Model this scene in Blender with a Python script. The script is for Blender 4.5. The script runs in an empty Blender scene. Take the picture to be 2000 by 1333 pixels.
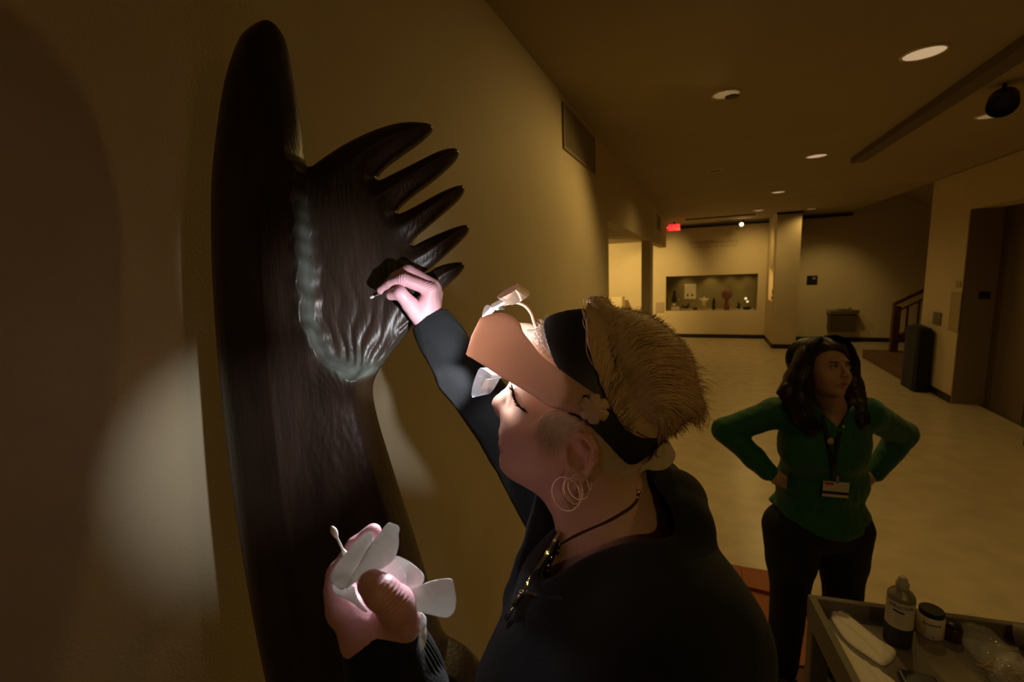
import bpy, math, random
import numpy as np
from mathutils import Vector, Matrix
random.seed(7); RNG = np.random.default_rng(11)
SC = bpy.context.scene
COL = SC.collection

# ------------------------------------------------------------------ camera
F = 889.0; CH = 2.05
YAW, PITCH, ROLL = -0.39781, -0.149795, -0.041429
_f = np.array([math.sin(YAW)*math.cos(PITCH), math.cos(YAW)*math.cos(PITCH), math.sin(PITCH)])
_r = np.array([math.cos(YAW), -math.sin(YAW), 0.0]); _u = np.cross(_r, _f)
_c, _s = math.cos(ROLL), math.sin(ROLL)
CX, CY, CZ = _c*_r+_s*_u, -_s*_r+_c*_u, _f          # right, up, forward
EYE = np.array([0, 0, CH])
cam_d = bpy.data.cameras.new('camera'); cam = bpy.data.objects.new('camera', cam_d); COL.objects.link(cam)
cam_d.sensor_width = 36; cam_d.lens = F*36/2000; cam_d.clip_start = 0.02; cam_d.clip_end = 100
cam.matrix_world = Matrix(((CX[0], CY[0], -CZ[0], EYE[0]), (CX[1], CY[1], -CZ[1], EYE[1]), (CX[2], CY[2], -CZ[2], EYE[2]), (0, 0, 0, 1)))
cam_d.dof.use_dof = True; cam_d.dof.focus_distance = 0.66; cam_d.dof.aperture_fstop = 6.5
SC.camera = cam
# ------------------------------------------------------------------ world and exposure
w = bpy.data.worlds.new('world'); SC.world = w; w.use_nodes = True
w.node_tree.nodes['Background'].inputs[0].default_value = (1, .55, .18, 1)
w.node_tree.nodes['Background'].inputs[1].default_value = 0.004
SC.view_settings.view_transform = 'Standard'; SC.view_settings.look = 'None'
SC.view_settings.gamma = 1; SC.view_settings.use_curve_mapping = False
SC.view_settings.exposure = 0.0
WARM = (1.0, .66, .205)
def light(name, kind, loc, power, col=WARM, target=None, radius=.05, spot=120, blend=.6, size=None):
    d = bpy.data.lights.new(name, kind); d.energy = power; d.color = col
    if kind == 'SPOT': d.spot_size = math.radians(spot); d.spot_blend = blend
    if kind == 'AREA':
        d.shape = 'RECTANGLE'; d.size, d.size_y = size
    else: d.shadow_soft_size = radius
    o = bpy.data.objects.new(name, d); COL.objects.link(o); o.location = loc
    if target is not None:
        o.rotation_euler = (Vector(target)-Vector(loc)).to_track_quat('-Z', 'Y').to_euler()
    return o
# hall downlights (those in view sit in the ceiling cans), wall washers at the far end, the lamps of the side gallery
HALLW = 26.0
for (x, y, k) in ((1.1, 5.98, .9), (1.1, 8.65, 1.1), (1.1, 11.35, 1.5), (.12, 6.17, .8), (2.17, 11.95, .6)):
    light('hall_spot', 'SPOT', (x, y, 3.12), HALLW*k, target=(x, y, 0), radius=.06, spot=160, blend=.8)
light('hall_spot', 'SPOT', (.121, 3.503, 3.12), 36, target=(-.35, 2.5, 1.0), radius=.06, spot=142, blend=.6)
light('hall_spot', 'SPOT', (1.1, -1.96, 3.12), 26, target=(.75, .8, 1.6), radius=.06, spot=60, blend=1)  # added, out of view behind camera; aimed to light hair, not left wall
light('hall_spot', 'SPOT', (1.1, 3.38, 3.12), 17, target=(1.1, 3.38, 0), radius=.06, spot=168, blend=.8)
light('hall_spot', 'SPOT', (1.1, .71, 3.12), 5, target=(1.1, .71, 0), radius=.06, spot=165, blend=.8)  # added, out of view; carries the row on to lift light near camera
light('wall_washer', 'SPOT', (-.35, 12.2, 3.0), 88, target=(-1.5, 13.8, 1.4), radius=.12, spot=95, blend=1)
light('wall_washer', 'SPOT', (1.1, 12.4, 3.0), 52, target=(1.2, 13.8, 1.6), radius=.12, spot=95, blend=1)
light('wall_washer', 'SPOT', (2.4, 11.6, 3.0), 44, target=(2.9, 13.6, 1.0), radius=.03, spot=62, blend=1)
light('gallery_lamp', 'SPOT', (-2.6, 10.5, 2.6), 380, target=(-2.7, 13.8, 1.3), radius=.05, spot=85, blend=.9)
light('gallery_lamp', 'SPOT', (-2.9, 6.4, 2.6), 20, target=(-2.9, 6.4, 0), radius=.05, spot=140, blend=.9)

# ------------------------------------------------------------------ helpers
def P(x, y, z): return EYE + z*((x-1000)/F*CX - (y-666.5)/F*CY + CZ)
def hit(x, y, ax, v):
    d = (x-1000)/F*CX - (y-666.5)/F*CY + CZ
    return EYE + d*((v-EYE[ax])/d[ax])
def prop(o, label=None, cat=None, group=None, kind=None):
    if label: o['label'] = label
    if cat: o['category'] = cat
    if group: o['group'] = group
    if kind: o['kind'] = kind
    return o
def empty(name, loc, label, cat, group=None):
    o = bpy.data.objects.new(name, None); COL.objects.link(o); o.location = [float(a) for a in loc]; o.empty_display_size = .05
    prop(o, label, cat, group); bpy.context.view_layer.update(); return o
def adopt(o, parent):
    if parent is not None:
        o.parent = parent; o.matrix_parent_inverse = Matrix.Translation(-wloc(parent))
    return o
def wloc(o):
    v = Vector(o.location)
    return v
def mesh_obj(name, V, Fs, m, parent=None, smooth=True, **kw):
    me = bpy.data.meshes.new(name)
    V = np.asarray(V, dtype=np.float64)
    if isinstance(Fs, np.ndarray):
        n, k = Fs.shape
        me.vertices.add(len(V)); me.vertices.foreach_set('co', V.astype(np.float32).ravel())
        me.loops.add(n*k); me.loops.foreach_set('vertex_index', Fs.astype(np.int32).ravel())
        me.polygons.add(n); me.polygons.foreach_set('loop_start', np.arange(0, n*k, k, dtype=np.int32))
        me.polygons.foreach_set('loop_total', np.full(n, k, dtype=np.int32)); me.update(calc_edges=True)
    else:
        me.from_pydata([tuple(v) for v in V], [], [tuple(int(i) for i in f) for f in Fs]); me.update()
    me.validate()
    if smooth: me.polygons.foreach_set('use_smooth', np.ones(len(me.polygons), dtype=bool))
    for mm in (m if isinstance(m, (list, tuple)) else [m]): me.materials.append(mm)
    o = bpy.data.objects.new(name, me); COL.objects.link(o)
    # children keep world coordinates: parents are unrotated empties / meshes at their own location
    if parent is not None:
        o.parent = parent
        p = parent; off = Vector((0, 0, 0))
        while p is not None: off += Vector(p.location); p = p.parent
        o.location = (0, 0, 0)
        me.transform(Matrix.Translation(-off))
    prop(o, **kw)
    return o
class B:
    """collects simple solids into one mesh"""
    def __init__(s): s.v = []; s.f = []
    def add(s, V, Fs):
        n = len(s.v); s.v += [tuple(map(float, p)) for p in V]; s.f += [tuple(int(i)+n for i in f) for f in Fs]; return s
    def box(s, a, b, M=None, bev=0):
        a, b = np.minimum(a, b).astype(float), np.maximum(a, b).astype(float)
        if bev:
            import bmesh
            bm = bmesh.new(); bmesh.ops.create_cube(bm, size=1)
            for v in bm.verts: v.co = Vector([(a[i]+b[i])/2+v.co[i]*(b[i]-a[i]) for i in range(3)])
            bmesh.ops.bevel(bm, geom=bm.edges[:], offset=bev, segments=2, affect='EDGES', profile=.5)
            V = [v.co.copy() for v in bm.verts]; bm.verts.index_update(); Fs = [[v.index for v in f.verts] for f in bm.faces]; bm.free()
        else:
            V = [Vector((x, y, z)) for x in (a[0], b[0]) for y in (a[1], b[1]) for z in (a[2], b[2])]
            Fs = [(0, 1, 3, 2), (4, 6, 7, 5), (0, 4, 5, 1), (2, 3, 7, 6), (0, 2, 6, 4), (1, 5, 7, 3)]
        if M is not None: V = [M @ v for v in V]
        return s.add(V, Fs)
    def tube(s, pts, r, n=10, closed=False, cap=True):
        pts = [np.array(p, float) for p in pts]; N = len(pts)
        rs = r if hasattr(r, '__len__') else [r]*N
        prev = None; base = len(s.v)
        for i, p in enumerate(pts):
            t = (pts[(i+1) % N]-pts[i-1]) if closed else (pts[min(i+1, N-1)]-pts[max(i-1, 0)])
            t = t/(np.linalg.norm(t)+1e-12)
            if prev is None:
                a = np.array([0, 0, 1.0]) if abs(t[2]) < .9 else np.array([1.0, 0, 0])
            else: a = prev
            a = a-t*(a@t); a /= np.linalg.norm(a); prev = a; b = np.cross(t, a)
            for k in range(n):
                th = 2*math.pi*k/n; s.v.append(tuple(p+rs[i]*(math.cos(th)*a+math.sin(th)*b)))
        M = N if closed else N-1
        for i in range(M):
            j = (i+1) % N
            for k in range(n):
                l = (k+1) % n; s.f.append((base+i*n+k, base+i*n+l, base+j*n+l, base+j*n+k))
        if cap and not closed:
            s.f.append(tuple(base+k for k in range(n))[::-1]); s.f.append(tuple(base+(N-1)*n+k for k in range(n)))
        return s
    def lathe(s, prof, M, n=24, capb=True, capt=True):
        """prof [(r, z)], M maps local to world"""
        base = len(s.v)
        for (r, z) in prof:
            for k in range(n):
                th = 2*math.pi*k/n; s.v.append(tuple(M @ Vector((r*math.cos(th), r*math.sin(th), z))))
        for i in range(len(prof)-1):
            for k in range(n):
                l = (k+1) % n; s.f.append((base+i*n+k, base+i*n+l, base+(i+1)*n+l, base+(i+1)*n+k))
        if capb: s.f.append(tuple(base+k for k in range(n))[::-1])
        if capt: s.f.append(tuple(base+(len(prof)-1)*n+k for k in range(n)))
        return s
    def ball(s, c, r, n=12, m=8, R=None):
        r = np.array([r]*3 if np.isscalar(r) else r, float); V = []; Fs = []
        for i in range(m+1):
            ph = math.pi*i/m
            for k in range(n):
                th = 2*math.pi*k/n; q = r*np.array([math.sin(ph)*math.cos(th), math.sin(ph)*math.sin(th), math.cos(ph)])
                if R is not None: q = R @ q
                V.append(np.array(c)+q)
        for i in range(m):
            for k in range(n):
                l = (k+1) % n; Fs.append((i*n+k, (i+1)*n+k, (i+1)*n+l, i*n+l))
        return s.add(V, Fs)
    def obj(s, name, m, parent=None, smooth=False, **kw):
        return mesh_obj(name, s.v, s.f, m, parent, smooth, **kw)
def T(x, y, z): return Matrix.Translation((float(x), float(y), float(z)))
def axM(o, x, y, z):
    return Matrix(((x[0], y[0], z[0], o[0]), (x[1], y[1], z[1], o[1]), (x[2], y[2], z[2], o[2]), (0, 0, 0, 1)))
def autosmooth(o, ang=35):
    o.data.polygons.foreach_set('use_smooth', np.ones(len(o.data.polygons), dtype=bool))
    try: o.data.set_sharp_from_angle(angle=math.radians(ang))
    except Exception: pass
    return o

# ------------------------------------------------------------------ materials
def mat(name, col, rough=.6, metal=0, var=0, vscale=8, bump=0, bscale=60, trans=0, ior=1.45, emit=None, estr=0, sss=0, sheen=0, spec=None, alpha=1, vcol=None, stretch=None, coat=0, translucent=0):
    m = bpy.data.materials.new(name); m.use_nodes = True; nt = m.node_tree; N = nt.nodes; L = nt.links
    b = N['Principled BSDF']; I = b.inputs
    I['Base Color'].default_value = (*col, 1); I['Roughness'].default_value = rough; I['Metallic'].default_value = metal
    I['Transmission Weight'].default_value = trans; I['IOR'].default_value = ior; I['Alpha'].default_value = alpha
    if spec is not None: I['Specular IOR Level'].default_value = spec
    if sheen: I['Sheen Weight'].default_value = sheen; I['Sheen Roughness'].default_value = .5
    if coat: I['Coat Weight'].default_value = coat
    if sss:
        I['Subsurface Weight'].default_value = sss; I['Subsurface Radius'].default_value = (1, .35, .2); I['Subsurface Scale'].default_value = .006
    if emit: I['Emission Color'].default_value = (*emit, 1); I['Emission Strength'].default_value = estr
    tc = N.new('ShaderNodeTexCoord'); src = tc.outputs['Object']
    if stretch:
        mp = N.new('ShaderNodeMapping'); mp.inputs['Scale'].default_value = stretch; L.new(src, mp.inputs[0]); src = mp.outputs[0]
    csrc = None
    if vcol:
        at = N.new('ShaderNodeAttribute'); at.attribute_name = vcol; csrc = at.outputs['Color']
    if var:
        n = N.new('ShaderNodeTexNoise'); n.inputs['Scale'].default_value = vscale; n.inputs['Detail'].default_value = 5; L.new(src, n.inputs['Vector'])
        r = N.new('ShaderNodeMapRange'); r.inputs[3].default_value = 1-var; r.inputs[4].default_value = 1+var; r.inputs[1].default_value = .3; r.inputs[2].default_value = .7
        L.new(n.outputs['Fac'], r.inputs[0])
        mx = N.new('ShaderNodeVectorMath'); mx.operation = 'SCALE'; L.new(r.outputs[0], mx.inputs['Scale'])
        if csrc: L.new(csrc, mx.inputs[0])
        else: mx.inputs[0].default_value = col
        csrc = mx.outputs[0]
    if csrc: L.new(csrc, I['Base Color'])
    if bump:
        n = N.new('ShaderNodeTexNoise'); n.inputs['Scale'].default_value = bscale; n.inputs['Detail'].default_value = 4; L.new(src, n.inputs['Vector'])
        bp = N.new('ShaderNodeBump'); bp.inputs['Strength'].default_value = 1; bp.inputs['Distance'].default_value = bump
        L.new(n.outputs['Fac'], bp.inputs['Height']); L.new(bp.outputs[0], I['Normal'])
    if translucent:
        out = N['Material Output']; t = N.new('ShaderNodeBsdfTranslucent'); t.inputs[0].default_value = (*col, 1)
        mxs = N.new('ShaderNodeMixShader'); mxs.inputs[0].default_value = translucent
        L.new(b.outputs[0], mxs.inputs[1]); L.new(t.outputs[0], mxs.inputs[2]); L.new(mxs.outputs[0], out.inputs[0])
    return m
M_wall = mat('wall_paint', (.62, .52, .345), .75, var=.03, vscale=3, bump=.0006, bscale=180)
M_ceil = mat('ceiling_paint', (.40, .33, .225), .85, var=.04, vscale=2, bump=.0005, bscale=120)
M_floor = mat('vinyl_floor', (.62, .52, .35), .26, var=.10, vscale=5, bump=.0002, bscale=20)
M_base = mat('black_rubber_base', (.012, .011, .010), .5)
M_dark = mat('black_paint', (.010, .009, .009), .45)
M_black = mat('black_plastic', (.012, .012, .013), .35)
M_steel = mat('brushed_steel', (.45, .42, .38), .35, metal=1)
M_silver = mat('polished_silver', (.8, .76, .7), .14, metal=1)
M_gold = mat('pale_gold', (.95, .78, .5), .3, metal=1)
M_white = mat('white_paint', (.75, .72, .66), .55)
M_skin = mat('skin', (.62, .36, .25), .5, sss=.12, vcol='Col', bump=.00025, bscale=900)
M_skin2 = mat('skin_two', (.42, .25, .17), .5, vcol='Col')
M_hoodie = mat('black_cotton', (.0065, .0075, .0095), .92, var=.25, vscale=400, bump=.0006, bscale=500, sheen=.08)
M_green = mat('green_blouse_fabric', (.006, .10, .045), .7, var=.15, vscale=30, sheen=.15)
M_pants = mat('black_trouser_fabric', (.006, .006, .006), .85)
M_glove = mat('pink_nitrile', (.84, .46, .52), .42, bump=.0004, bscale=260, sss=.08)
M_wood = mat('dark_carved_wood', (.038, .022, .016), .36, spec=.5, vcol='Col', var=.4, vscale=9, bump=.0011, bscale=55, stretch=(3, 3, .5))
M_tissue = mat('white_nonwoven_wipe', (.82, .82, .80), .9, bump=.0008, bscale=350, translucent=.3)
M_swab = mat('swab_cotton', (.86, .85, .80), .8, bump=.0003, bscale=800)
M_shell = mat('beige_visor_plastic', (.68, .47, .36), .38, translucent=.42)
def thin_glass(name, col, gloss, rough, tint=(1, 1, 1)):
    m = bpy.data.materials.new(name); m.use_nodes = True; nt = m.node_tree; N = nt.nodes; L = nt.links; N.remove(N['Principled BSDF'])
    t = N.new('ShaderNodeBsdfTransparent'); t.inputs[0].default_value = (*tint, 1); g = N.new('ShaderNodeBsdfPrincipled'); g.inputs['Base Color'].default_value = (*col, 1); g.inputs['Roughness'].default_value = rough; g.inputs['Specular IOR Level'].default_value = .9
    lw = N.new('ShaderNodeLayerWeight'); lw.inputs[0].default_value = .35; mr = N.new('ShaderNodeMapRange'); mr.inputs[3].default_value = gloss; mr.inputs[4].default_value = min(1, gloss+.6)
    mx = N.new('ShaderNodeMixShader'); L.new(lw.outputs['Facing'], mr.inputs[0]); L.new(mr.outputs[0], mx.inputs[0]); L.new(t.outputs[0], mx.inputs[1]); L.new(g.outputs[0], mx.inputs[2]); L.new(mx.outputs[0], N['Material Output'].inputs[0]); return m
M_clear = thin_glass('clear_acrylic', (.6, .68, .75), .07, .12, (.97, .98, 1))
M_frost = mat('frosted_plastic', (.85, .86, .85), .35, trans=.5, ior=1.4)
M_hair = mat('blond_hair', (.70, .49, .28), .6, spec=.15)
M_hair_l = mat('pale_cropped_hair', (.80, .63, .50), .5)
M_hair_d = mat('dark_hair', (.018, .007, .005), .45)
M_lash = mat('lash', (.02, .013, .01), .6)
M_wood_rail = mat('stained_wood', (.10, .035, .015), .4, var=.3, vscale=6)
M_carpet = mat('brown_carpet', (.16, .09, .05), .95, var=.2, vscale=60)
M_card = mat('red_brown_board', (.36, .115, .045), .7, var=.1, vscale=5)
M_card2 = mat('dark_red_board', (.13, .045, .022), .7)
M_cart = mat('gray_cart_plastic', (.16, .13, .085), .55, var=.08, vscale=15, bump=.0003, bscale=200)
M_trayliner = mat('tray_liner', (.22, .18, .11), .7, var=.06, vscale=12)
M_elev = mat('elevator_metal', (.16, .12, .08), .4, metal=.3)
M_towel = mat('cotton_towel', (.82, .73, .57), .9, bump=.0008, bscale=240)
M_glass = mat('glass', (1, 1, 1), .02, trans=1, ior=1.05)
M_film = mat('thin_plastic_film', (.9, .9, .88), .12, alpha=.22, spec=.9)

# ------------------------------------------------------------------ geometry engines
def chaikin(pts, it=2, closed=True):
    p = np.array(pts, float)
    for _ in range(it):
        q = np.roll(p, -1, 0) if closed else p[1:]
        a = p if closed else p[:-1]
        n = np.empty((2*len(a), p.shape[1])); n[0::2] = .75*a+.25*q; n[1::2] = .25*a+.75*q
        if not closed: n = np.vstack([p[:1], n, p[-1:]])
        p = n
    return p
def catmull(pts, n=8, closed=False):
    p = np.array(pts, float); N = len(p); out = []
    for i in range(N if closed else N-1):
        g = (lambda k: p[k % N]) if closed else (lambda k: p[min(max(k, 0), N-1)])
        a, b, c, d = g(i-1), g(i), g(i+1), g(i+2)
        for k in range(n):
            t = k/n
            out.append(.5*((2*b)+(-a+c)*t+(2*a-5*b+4*c-d)*t*t+(-a+3*b-3*c+d)*t**3))
    if not closed: out.append(p[-1])
    return np.array(out)
def sdpoly(poly, X, Y):
    """signed distance, positive inside"""
    p = np.asarray(poly, float); q = np.roll(p, -1, 0)
    D = np.full(X.shape, 1e9); ins = np.zeros(X.shape, bool)
    for (ax, ay), (bx, by) in zip(p, q):
        ex, ey = bx-ax, by-ay; L = ex*ex+ey*ey
        if L < 1e-18: continue
        t = np.clip(((X-ax)*ex+(Y-ay)*ey)/L, 0, 1)
        D = np.minimum(D, (X-ax-t*ex)**2+(Y-ay-t*ey)**2)
        if ay != by: ins ^= ((ay > Y) != (by > Y)) & (X < ex*(Y-ay)/ey+ax)
    D = np.sqrt(D); return np.where(ins, D, -D)
class Frame:
    """a plane in the world through P(cx,cy,z); u right, v up, n toward the eye"""
    def __init__(s, cx, cy, z, tilt=(0, 0)):
        s.o = P(cx, cy, z); n = EYE-s.o; n /= np.linalg.norm(n)
        u = CX-n*(CX@n); u /= np.linalg.norm(u); v = np.cross(n, u)
        n = n+tilt[0]*u+tilt[1]*v; n /= np.linalg.norm(n); u = u-n*(u@n); u /= np.linalg.norm(u)
        s.n, s.u, s.v = n, u, np.cross(n, u)
    def px(s, pts, off=0):
        out = []
        for (x, y) in pts:
            d = (x-1000)/F*CX-(y-666.5)/F*CY+CZ
            t = ((s.o+off*s.n-EYE)@s.n)/(d@s.n); q = EYE+t*d-s.o; out.append((q@s.u, q@s.v))
        return np.array(out)
    def one(s, x, y, off=0): return s.px([(x, y)], off)[0]
    def loc(s, w): q = np.asarray(w)-s.o; return np.stack([q@s.u, q@s.v, q@s.n], -1)
    def w(s, u, v, n): return s.o+np.asarray(u)[..., None]*s.u+np.asarray(v)[..., None]*s.v+np.asarray(n)[..., None]*s.n
def snap_px(fr, pts, wf):
    out = []
    for (x, y) in pts:
        n = 0.0
        for _ in range(6): u, v = fr.one(x, y, n); n = .5*n+.5*float(wf(np.array([u]), np.array([v]))[0])
        out.append(fr.one(x, y, n))
    return np.array(out)
def puff(poly, xs, ys, zf, zb, zm=None, back=True, wall=False):
    """double-sided relief mesh over a polygon; returns V (u,v,n), faces"""
    X, Y = np.meshgrid(xs, ys, indexing='ij'); d = sdpoly(poly, X, Y)
    ins = d > 0; nx, ny = X.shape; V = []; Fq = []
    idx = -np.ones((nx, ny), int); ii, jj = np.nonzero(ins); idx[ii, jj] = np.arange(len(ii)); n = len(ii)
    x, y, dd = X[ii, jj], Y[ii, jj], d[ii, jj]
    Vf = np.stack([x, y, zf(x, y, dd)], 1); Vb = np.stack([x, y, zb(x, y, dd)], 1)
    cross = {}; CV = []
    def cr(a, b):
        k = (a, b) if a < b else (b, a)
        if k not in cross:
            da, db = d[k[0]], d[k[1]]; t = da/(da-db)
            cx = X[k[0]]+t*(X[k[1]]-X[k[0]]); cy = Y[k[0]]+t*(Y[k[1]]-Y[k[0]])
            cross[k] = len(CV); CV.append((cx, cy))
        return ('c', cross[k])
    c = ins[:-1, :-1].astype(int)+ins[1:, :-1]+ins[:-1, 1:]+ins[1:, 1:]
    fi, fj = np.nonzero(c == 4)
    quads = np.stack([idx[fi, fj], idx[fi+1, fj], idx[fi+1, fj+1], idx[fi, fj+1]], 1)
    part = []
    for i, j in zip(*np.nonzero((c > 0) & (c < 4))):
        cs = [(i, j), (i+1, j), (i+1, j+1), (i, j+1)]; f = []
        for k in range(4):
            a, b = cs[k], cs[(k+1) % 4]
            if ins[a]: f.append(('n', idx[a]))
            if ins[a] != ins[b]: f.append(cr(a, b))
        if len(f) >= 3: part.append(f)
    CV = np.array(CV).reshape(-1, 2)
    if wall:
        o_ = np.zeros(len(CV)); nc = len(CV); m_ = 2*n
        V = np.vstack([Vf, Vb, np.column_stack([CV, zf(CV[:, 0], CV[:, 1], o_+1e9)]), np.column_stack([CV, zb(CV[:, 0], CV[:, 1], o_+1e9)])])
        faces = [tuple(q) for q in quads]+[tuple(q[::-1]+n) for q in quads]
        for f in part:
            faces.append(tuple(k+(m_ if t == 'c' else 0) for t, k in f)); faces.append(tuple(k+(m_+nc if t == 'c' else n) for t, k in f)[::-1])
            for i in range(len(f)):
                p_, q_ = f[i], f[(i+1) % len(f)]
                if p_[0] == 'c' and q_[0] == 'c': faces.append((q_[1]+m_, p_[1]+m_, p_[1]+m_+nc, q_[1]+m_+nc))
        return V, faces
    z0 = zm(CV[:, 0], CV[:, 1]) if zm else np.zeros(len(CV))
    Vc = np.column_stack([CV, z0])
    V = np.vstack([Vf, Vb, Vc]) if back else np.vstack([Vf, Vc]); co = 2*n if back else n
    faces = [tuple(q) for q in quads]
    for f in part: faces.append(tuple(k+(co if t == 'c' else 0) for t, k in f))
    if back:
        faces += [tuple(q[::-1]+n) for q in quads]
        for f in part: faces.append(tuple((k+co) if t == 'c' else k+n for t, k in f)[::-1])
    return V, faces
def inflate(poly, h, it=500):
    """Poisson inflation field u (width squared) over a polygon; returns sampler"""
    p = np.asarray(poly); lo, hi = p.min(0)-.05, p.max(0)+.05
    xs = np.arange(lo[0], hi[0], h); ys = np.arange(lo[1], hi[1], h)
    X, Y = np.meshgrid(xs, ys, indexing='ij'); d = sdpoly(p, X, Y); ins = d > 0
    U = np.where(ins, .05*np.maximum(d, 0), 0); par = (np.add.outer(np.arange(len(xs)), np.arange(len(ys)))) % 2
    for k in range(it):
        for c in (0, 1):
            G = np.zeros_like(U); G[1:-1, 1:-1] = .25*(U[2:, 1:-1]+U[:-2, 1:-1]+U[1:-1, 2:]+U[1:-1, :-2]+4*h*h)
            m = ins & (par == c); U[m] += 1.9*(G[m]-U[m])
    U = np.where(ins, np.maximum(U, 0), .10*d)
    return xs, ys, U
def bil(g, x, y):
    xs, ys, U = g; h = xs[1]-xs[0]
    fx = np.clip((x-xs[0])/h, 0, len(xs)-1.001); fy = np.clip((y-ys[0])/h, 0, len(ys)-1.001)
    i = fx.astype(int); j = fy.astype(int); a = fx-i; b = fy-j
    return U[i, j]*(1-a)*(1-b)+U[i+1, j]*a*(1-b)+U[i, j+1]*(1-a)*b+U[i+1, j+1]*a*b
class SDF:
    def __init__(s, lo, hi, h):
        s.h = h; s.lo = np.array(lo, float); s.n = np.ceil((np.array(hi)-s.lo)/h).astype(int)+1
        s.D = np.full(s.n, 1.0)
    def block(s, lo, hi):
        a = np.clip(np.floor((np.array(lo)-s.lo)/s.h).astype(int), 0, s.n); b = np.clip(np.ceil((np.array(hi)-s.lo)/s.h).astype(int)+1, 0, s.n)
        sl = tuple(slice(int(p), int(q)) for p, q in zip(a, b))
        ax = [s.lo[i]+s.h*np.arange(a[i], b[i]) for i in range(3)]
        if min(len(q) for q in ax) == 0: return None, None
        return sl, np.meshgrid(*ax, indexing='ij', sparse=True)
    def _put(s, sl, d, k, sub):
        D = s.D[sl]
        if sub:
            d = -d
            if k: h = np.clip(.5-.5*(D-d)/k, 0, 1); s.D[sl] = D+(d-D)*h+k*h*(1-h)
            else: s.D[sl] = np.maximum(D, d)
        elif k:
            h = np.clip(.5+.5*(D-d)/k, 0, 1); s.D[sl] = D+(d-D)*h-k*h*(1-h)
        else: s.D[sl] = np.minimum(D, d)
    def cap(s, a, b, ra, rb=None, k=0, sub=False):
        rb = ra if rb is None else rb; a = np.array(a, float); b = np.array(b, float); m = max(ra, rb)+2*k+3*s.h
        sl, G = s.block(np.minimum(a, b)-m, np.maximum(a, b)+m)
        if sl is None: return s
        ab = b-a; L = ab@ab+1e-12
        t = np.clip(((G[0]-a[0])*ab[0]+(G[1]-a[1])*ab[1]+(G[2]-a[2])*ab[2])/L, 0, 1)
        d = np.sqrt((G[0]-a[0]-t*ab[0])**2+(G[1]-a[1]-t*ab[1])**2+(G[2]-a[2]-t*ab[2])**2)-(ra+(rb-ra)*t)
        s._put(sl, d, k, sub); return s
    def chain(s, pts, rs, k=0, sub=False):
        for i in range(len(pts)-1): s.cap(pts[i], pts[i+1], rs[i], rs[i+1], k if i == 0 else max(k*.6, .002), sub)
        return s
    def ell(s, c, r, R=None, k=0, sub=False):
        c = np.array(c, float); r = np.array(r, float); m = r.max()+2*k+3*s.h
        sl, G = s.block(c-m, c+m)
        if sl is None: return s
        q = [G[0]-c[0], G[1]-c[1], G[2]-c[2]]
        if R is not None: q = [q[0]*R[i][0]+q[1]*R[i][1]+q[2]*R[i][2] for i in range(3)]
        k0 = np.sqrt((q[0]/r[0])**2+(q[1]/r[1])**2+(q[2]/r[2])**2); k1 = np.sqrt((q[0]/r[0]**2)**2+(q[1]/r[1]**2)**2+(q[2]/r[2]**2)**2)
        d = k0*(k0-1)/(k1+1e-9); s._put(sl, d, k, sub); return s
    def mesh(s):
        D = s.D; S = D < 0; n = D.shape
        c = [S[a:n[0]-1+a, b:n[1]-1+b, e:n[2]-1+e] for a in (0, 1) for b in (0, 1) for e in (0, 1)]
        sm = sum(x.astype(np.int8) for x in c); ii = np.nonzero((sm > 0) & (sm < 8)); N = len(ii[0])
        idx = -np.ones(sm.shape, np.int64); idx[ii] = np.arange(N)
        acc = np.zeros((N, 3)); cnt = np.zeros(N)
        I = np.stack(ii, 1)
        def at(o): return D[I[:, 0]+o[0], I[:, 1]+o[1], I[:, 2]+o[2]]
        for ax in range(3):
            for p in (0, 1):
                for q in (0, 1):
                    o = [0, 0, 0]; r = [k for k in range(3) if k != ax]; o[r[0]] = p; o[r[1]] = q
                    o2 = list(o); o2[ax] = 1; fa, fb = at(o), at(o2); m = (fa < 0) != (fb < 0)
                    t = fa[m]/(fa[m]-fb[m]); pos = np.tile(np.array(o, float), (m.sum(), 1)); pos[:, ax] = t
                    acc[m] += pos; cnt[m] += 1
        V = (I+acc/cnt[:, None])*s.h+s.lo; Q = []
        for ax in range(3):
            r = [k for k in range(3) if k != ax]
            sa = [slice(None)]*3; sb = [slice(None)]*3; sa[ax] = slice(0, n[ax]-1); sb[ax] = slice(1, n[ax])
            A, Bb = S[tuple(sa)], S[tuple(sb)]
            E = np.stack(np.nonzero(A != Bb), 1); E = E[(E[:, r[0]] > 0) & (E[:, r[1]] > 0) & (E[:, r[0]] < n[r[0]]-1) & (E[:, r[1]] < n[r[1]]-1)]
            def cell(da, db):
                K = E.copy(); K[:, r[0]] += da; K[:, r[1]] += db; return idx[K[:, 0], K[:, 1], K[:, 2]]
            q = np.stack([cell(-1, -1), cell(0, -1), cell(0, 0), cell(-1, 0)], 1)
            fl = A[E[:, 0], E[:, 1], E[:, 2]] if ax != 1 else ~A[E[:, 0], E[:, 1], E[:, 2]]
            q[~fl] = q[~fl][:, ::-1]; Q.append(q)
        Q = np.vstack(Q); return V, Q[(Q >= 0).all(1)]
def smoothV(V, Q, it=1, lam=.5):
    for _ in range(it):
        acc = np.zeros_like(V); cnt = np.zeros(len(V))
        for a in range(4):
            b = (a+1) % 4
            np.add.at(acc, Q[:, a], V[Q[:, b]]); np.add.at(cnt, Q[:, a], 1)
            np.add.at(acc, Q[:, b], V[Q[:, a]]); np.add.at(cnt, Q[:, b], 1)
        V = V+lam*(acc/np.maximum(cnt, 1)[:, None]-V)
    return V
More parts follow.
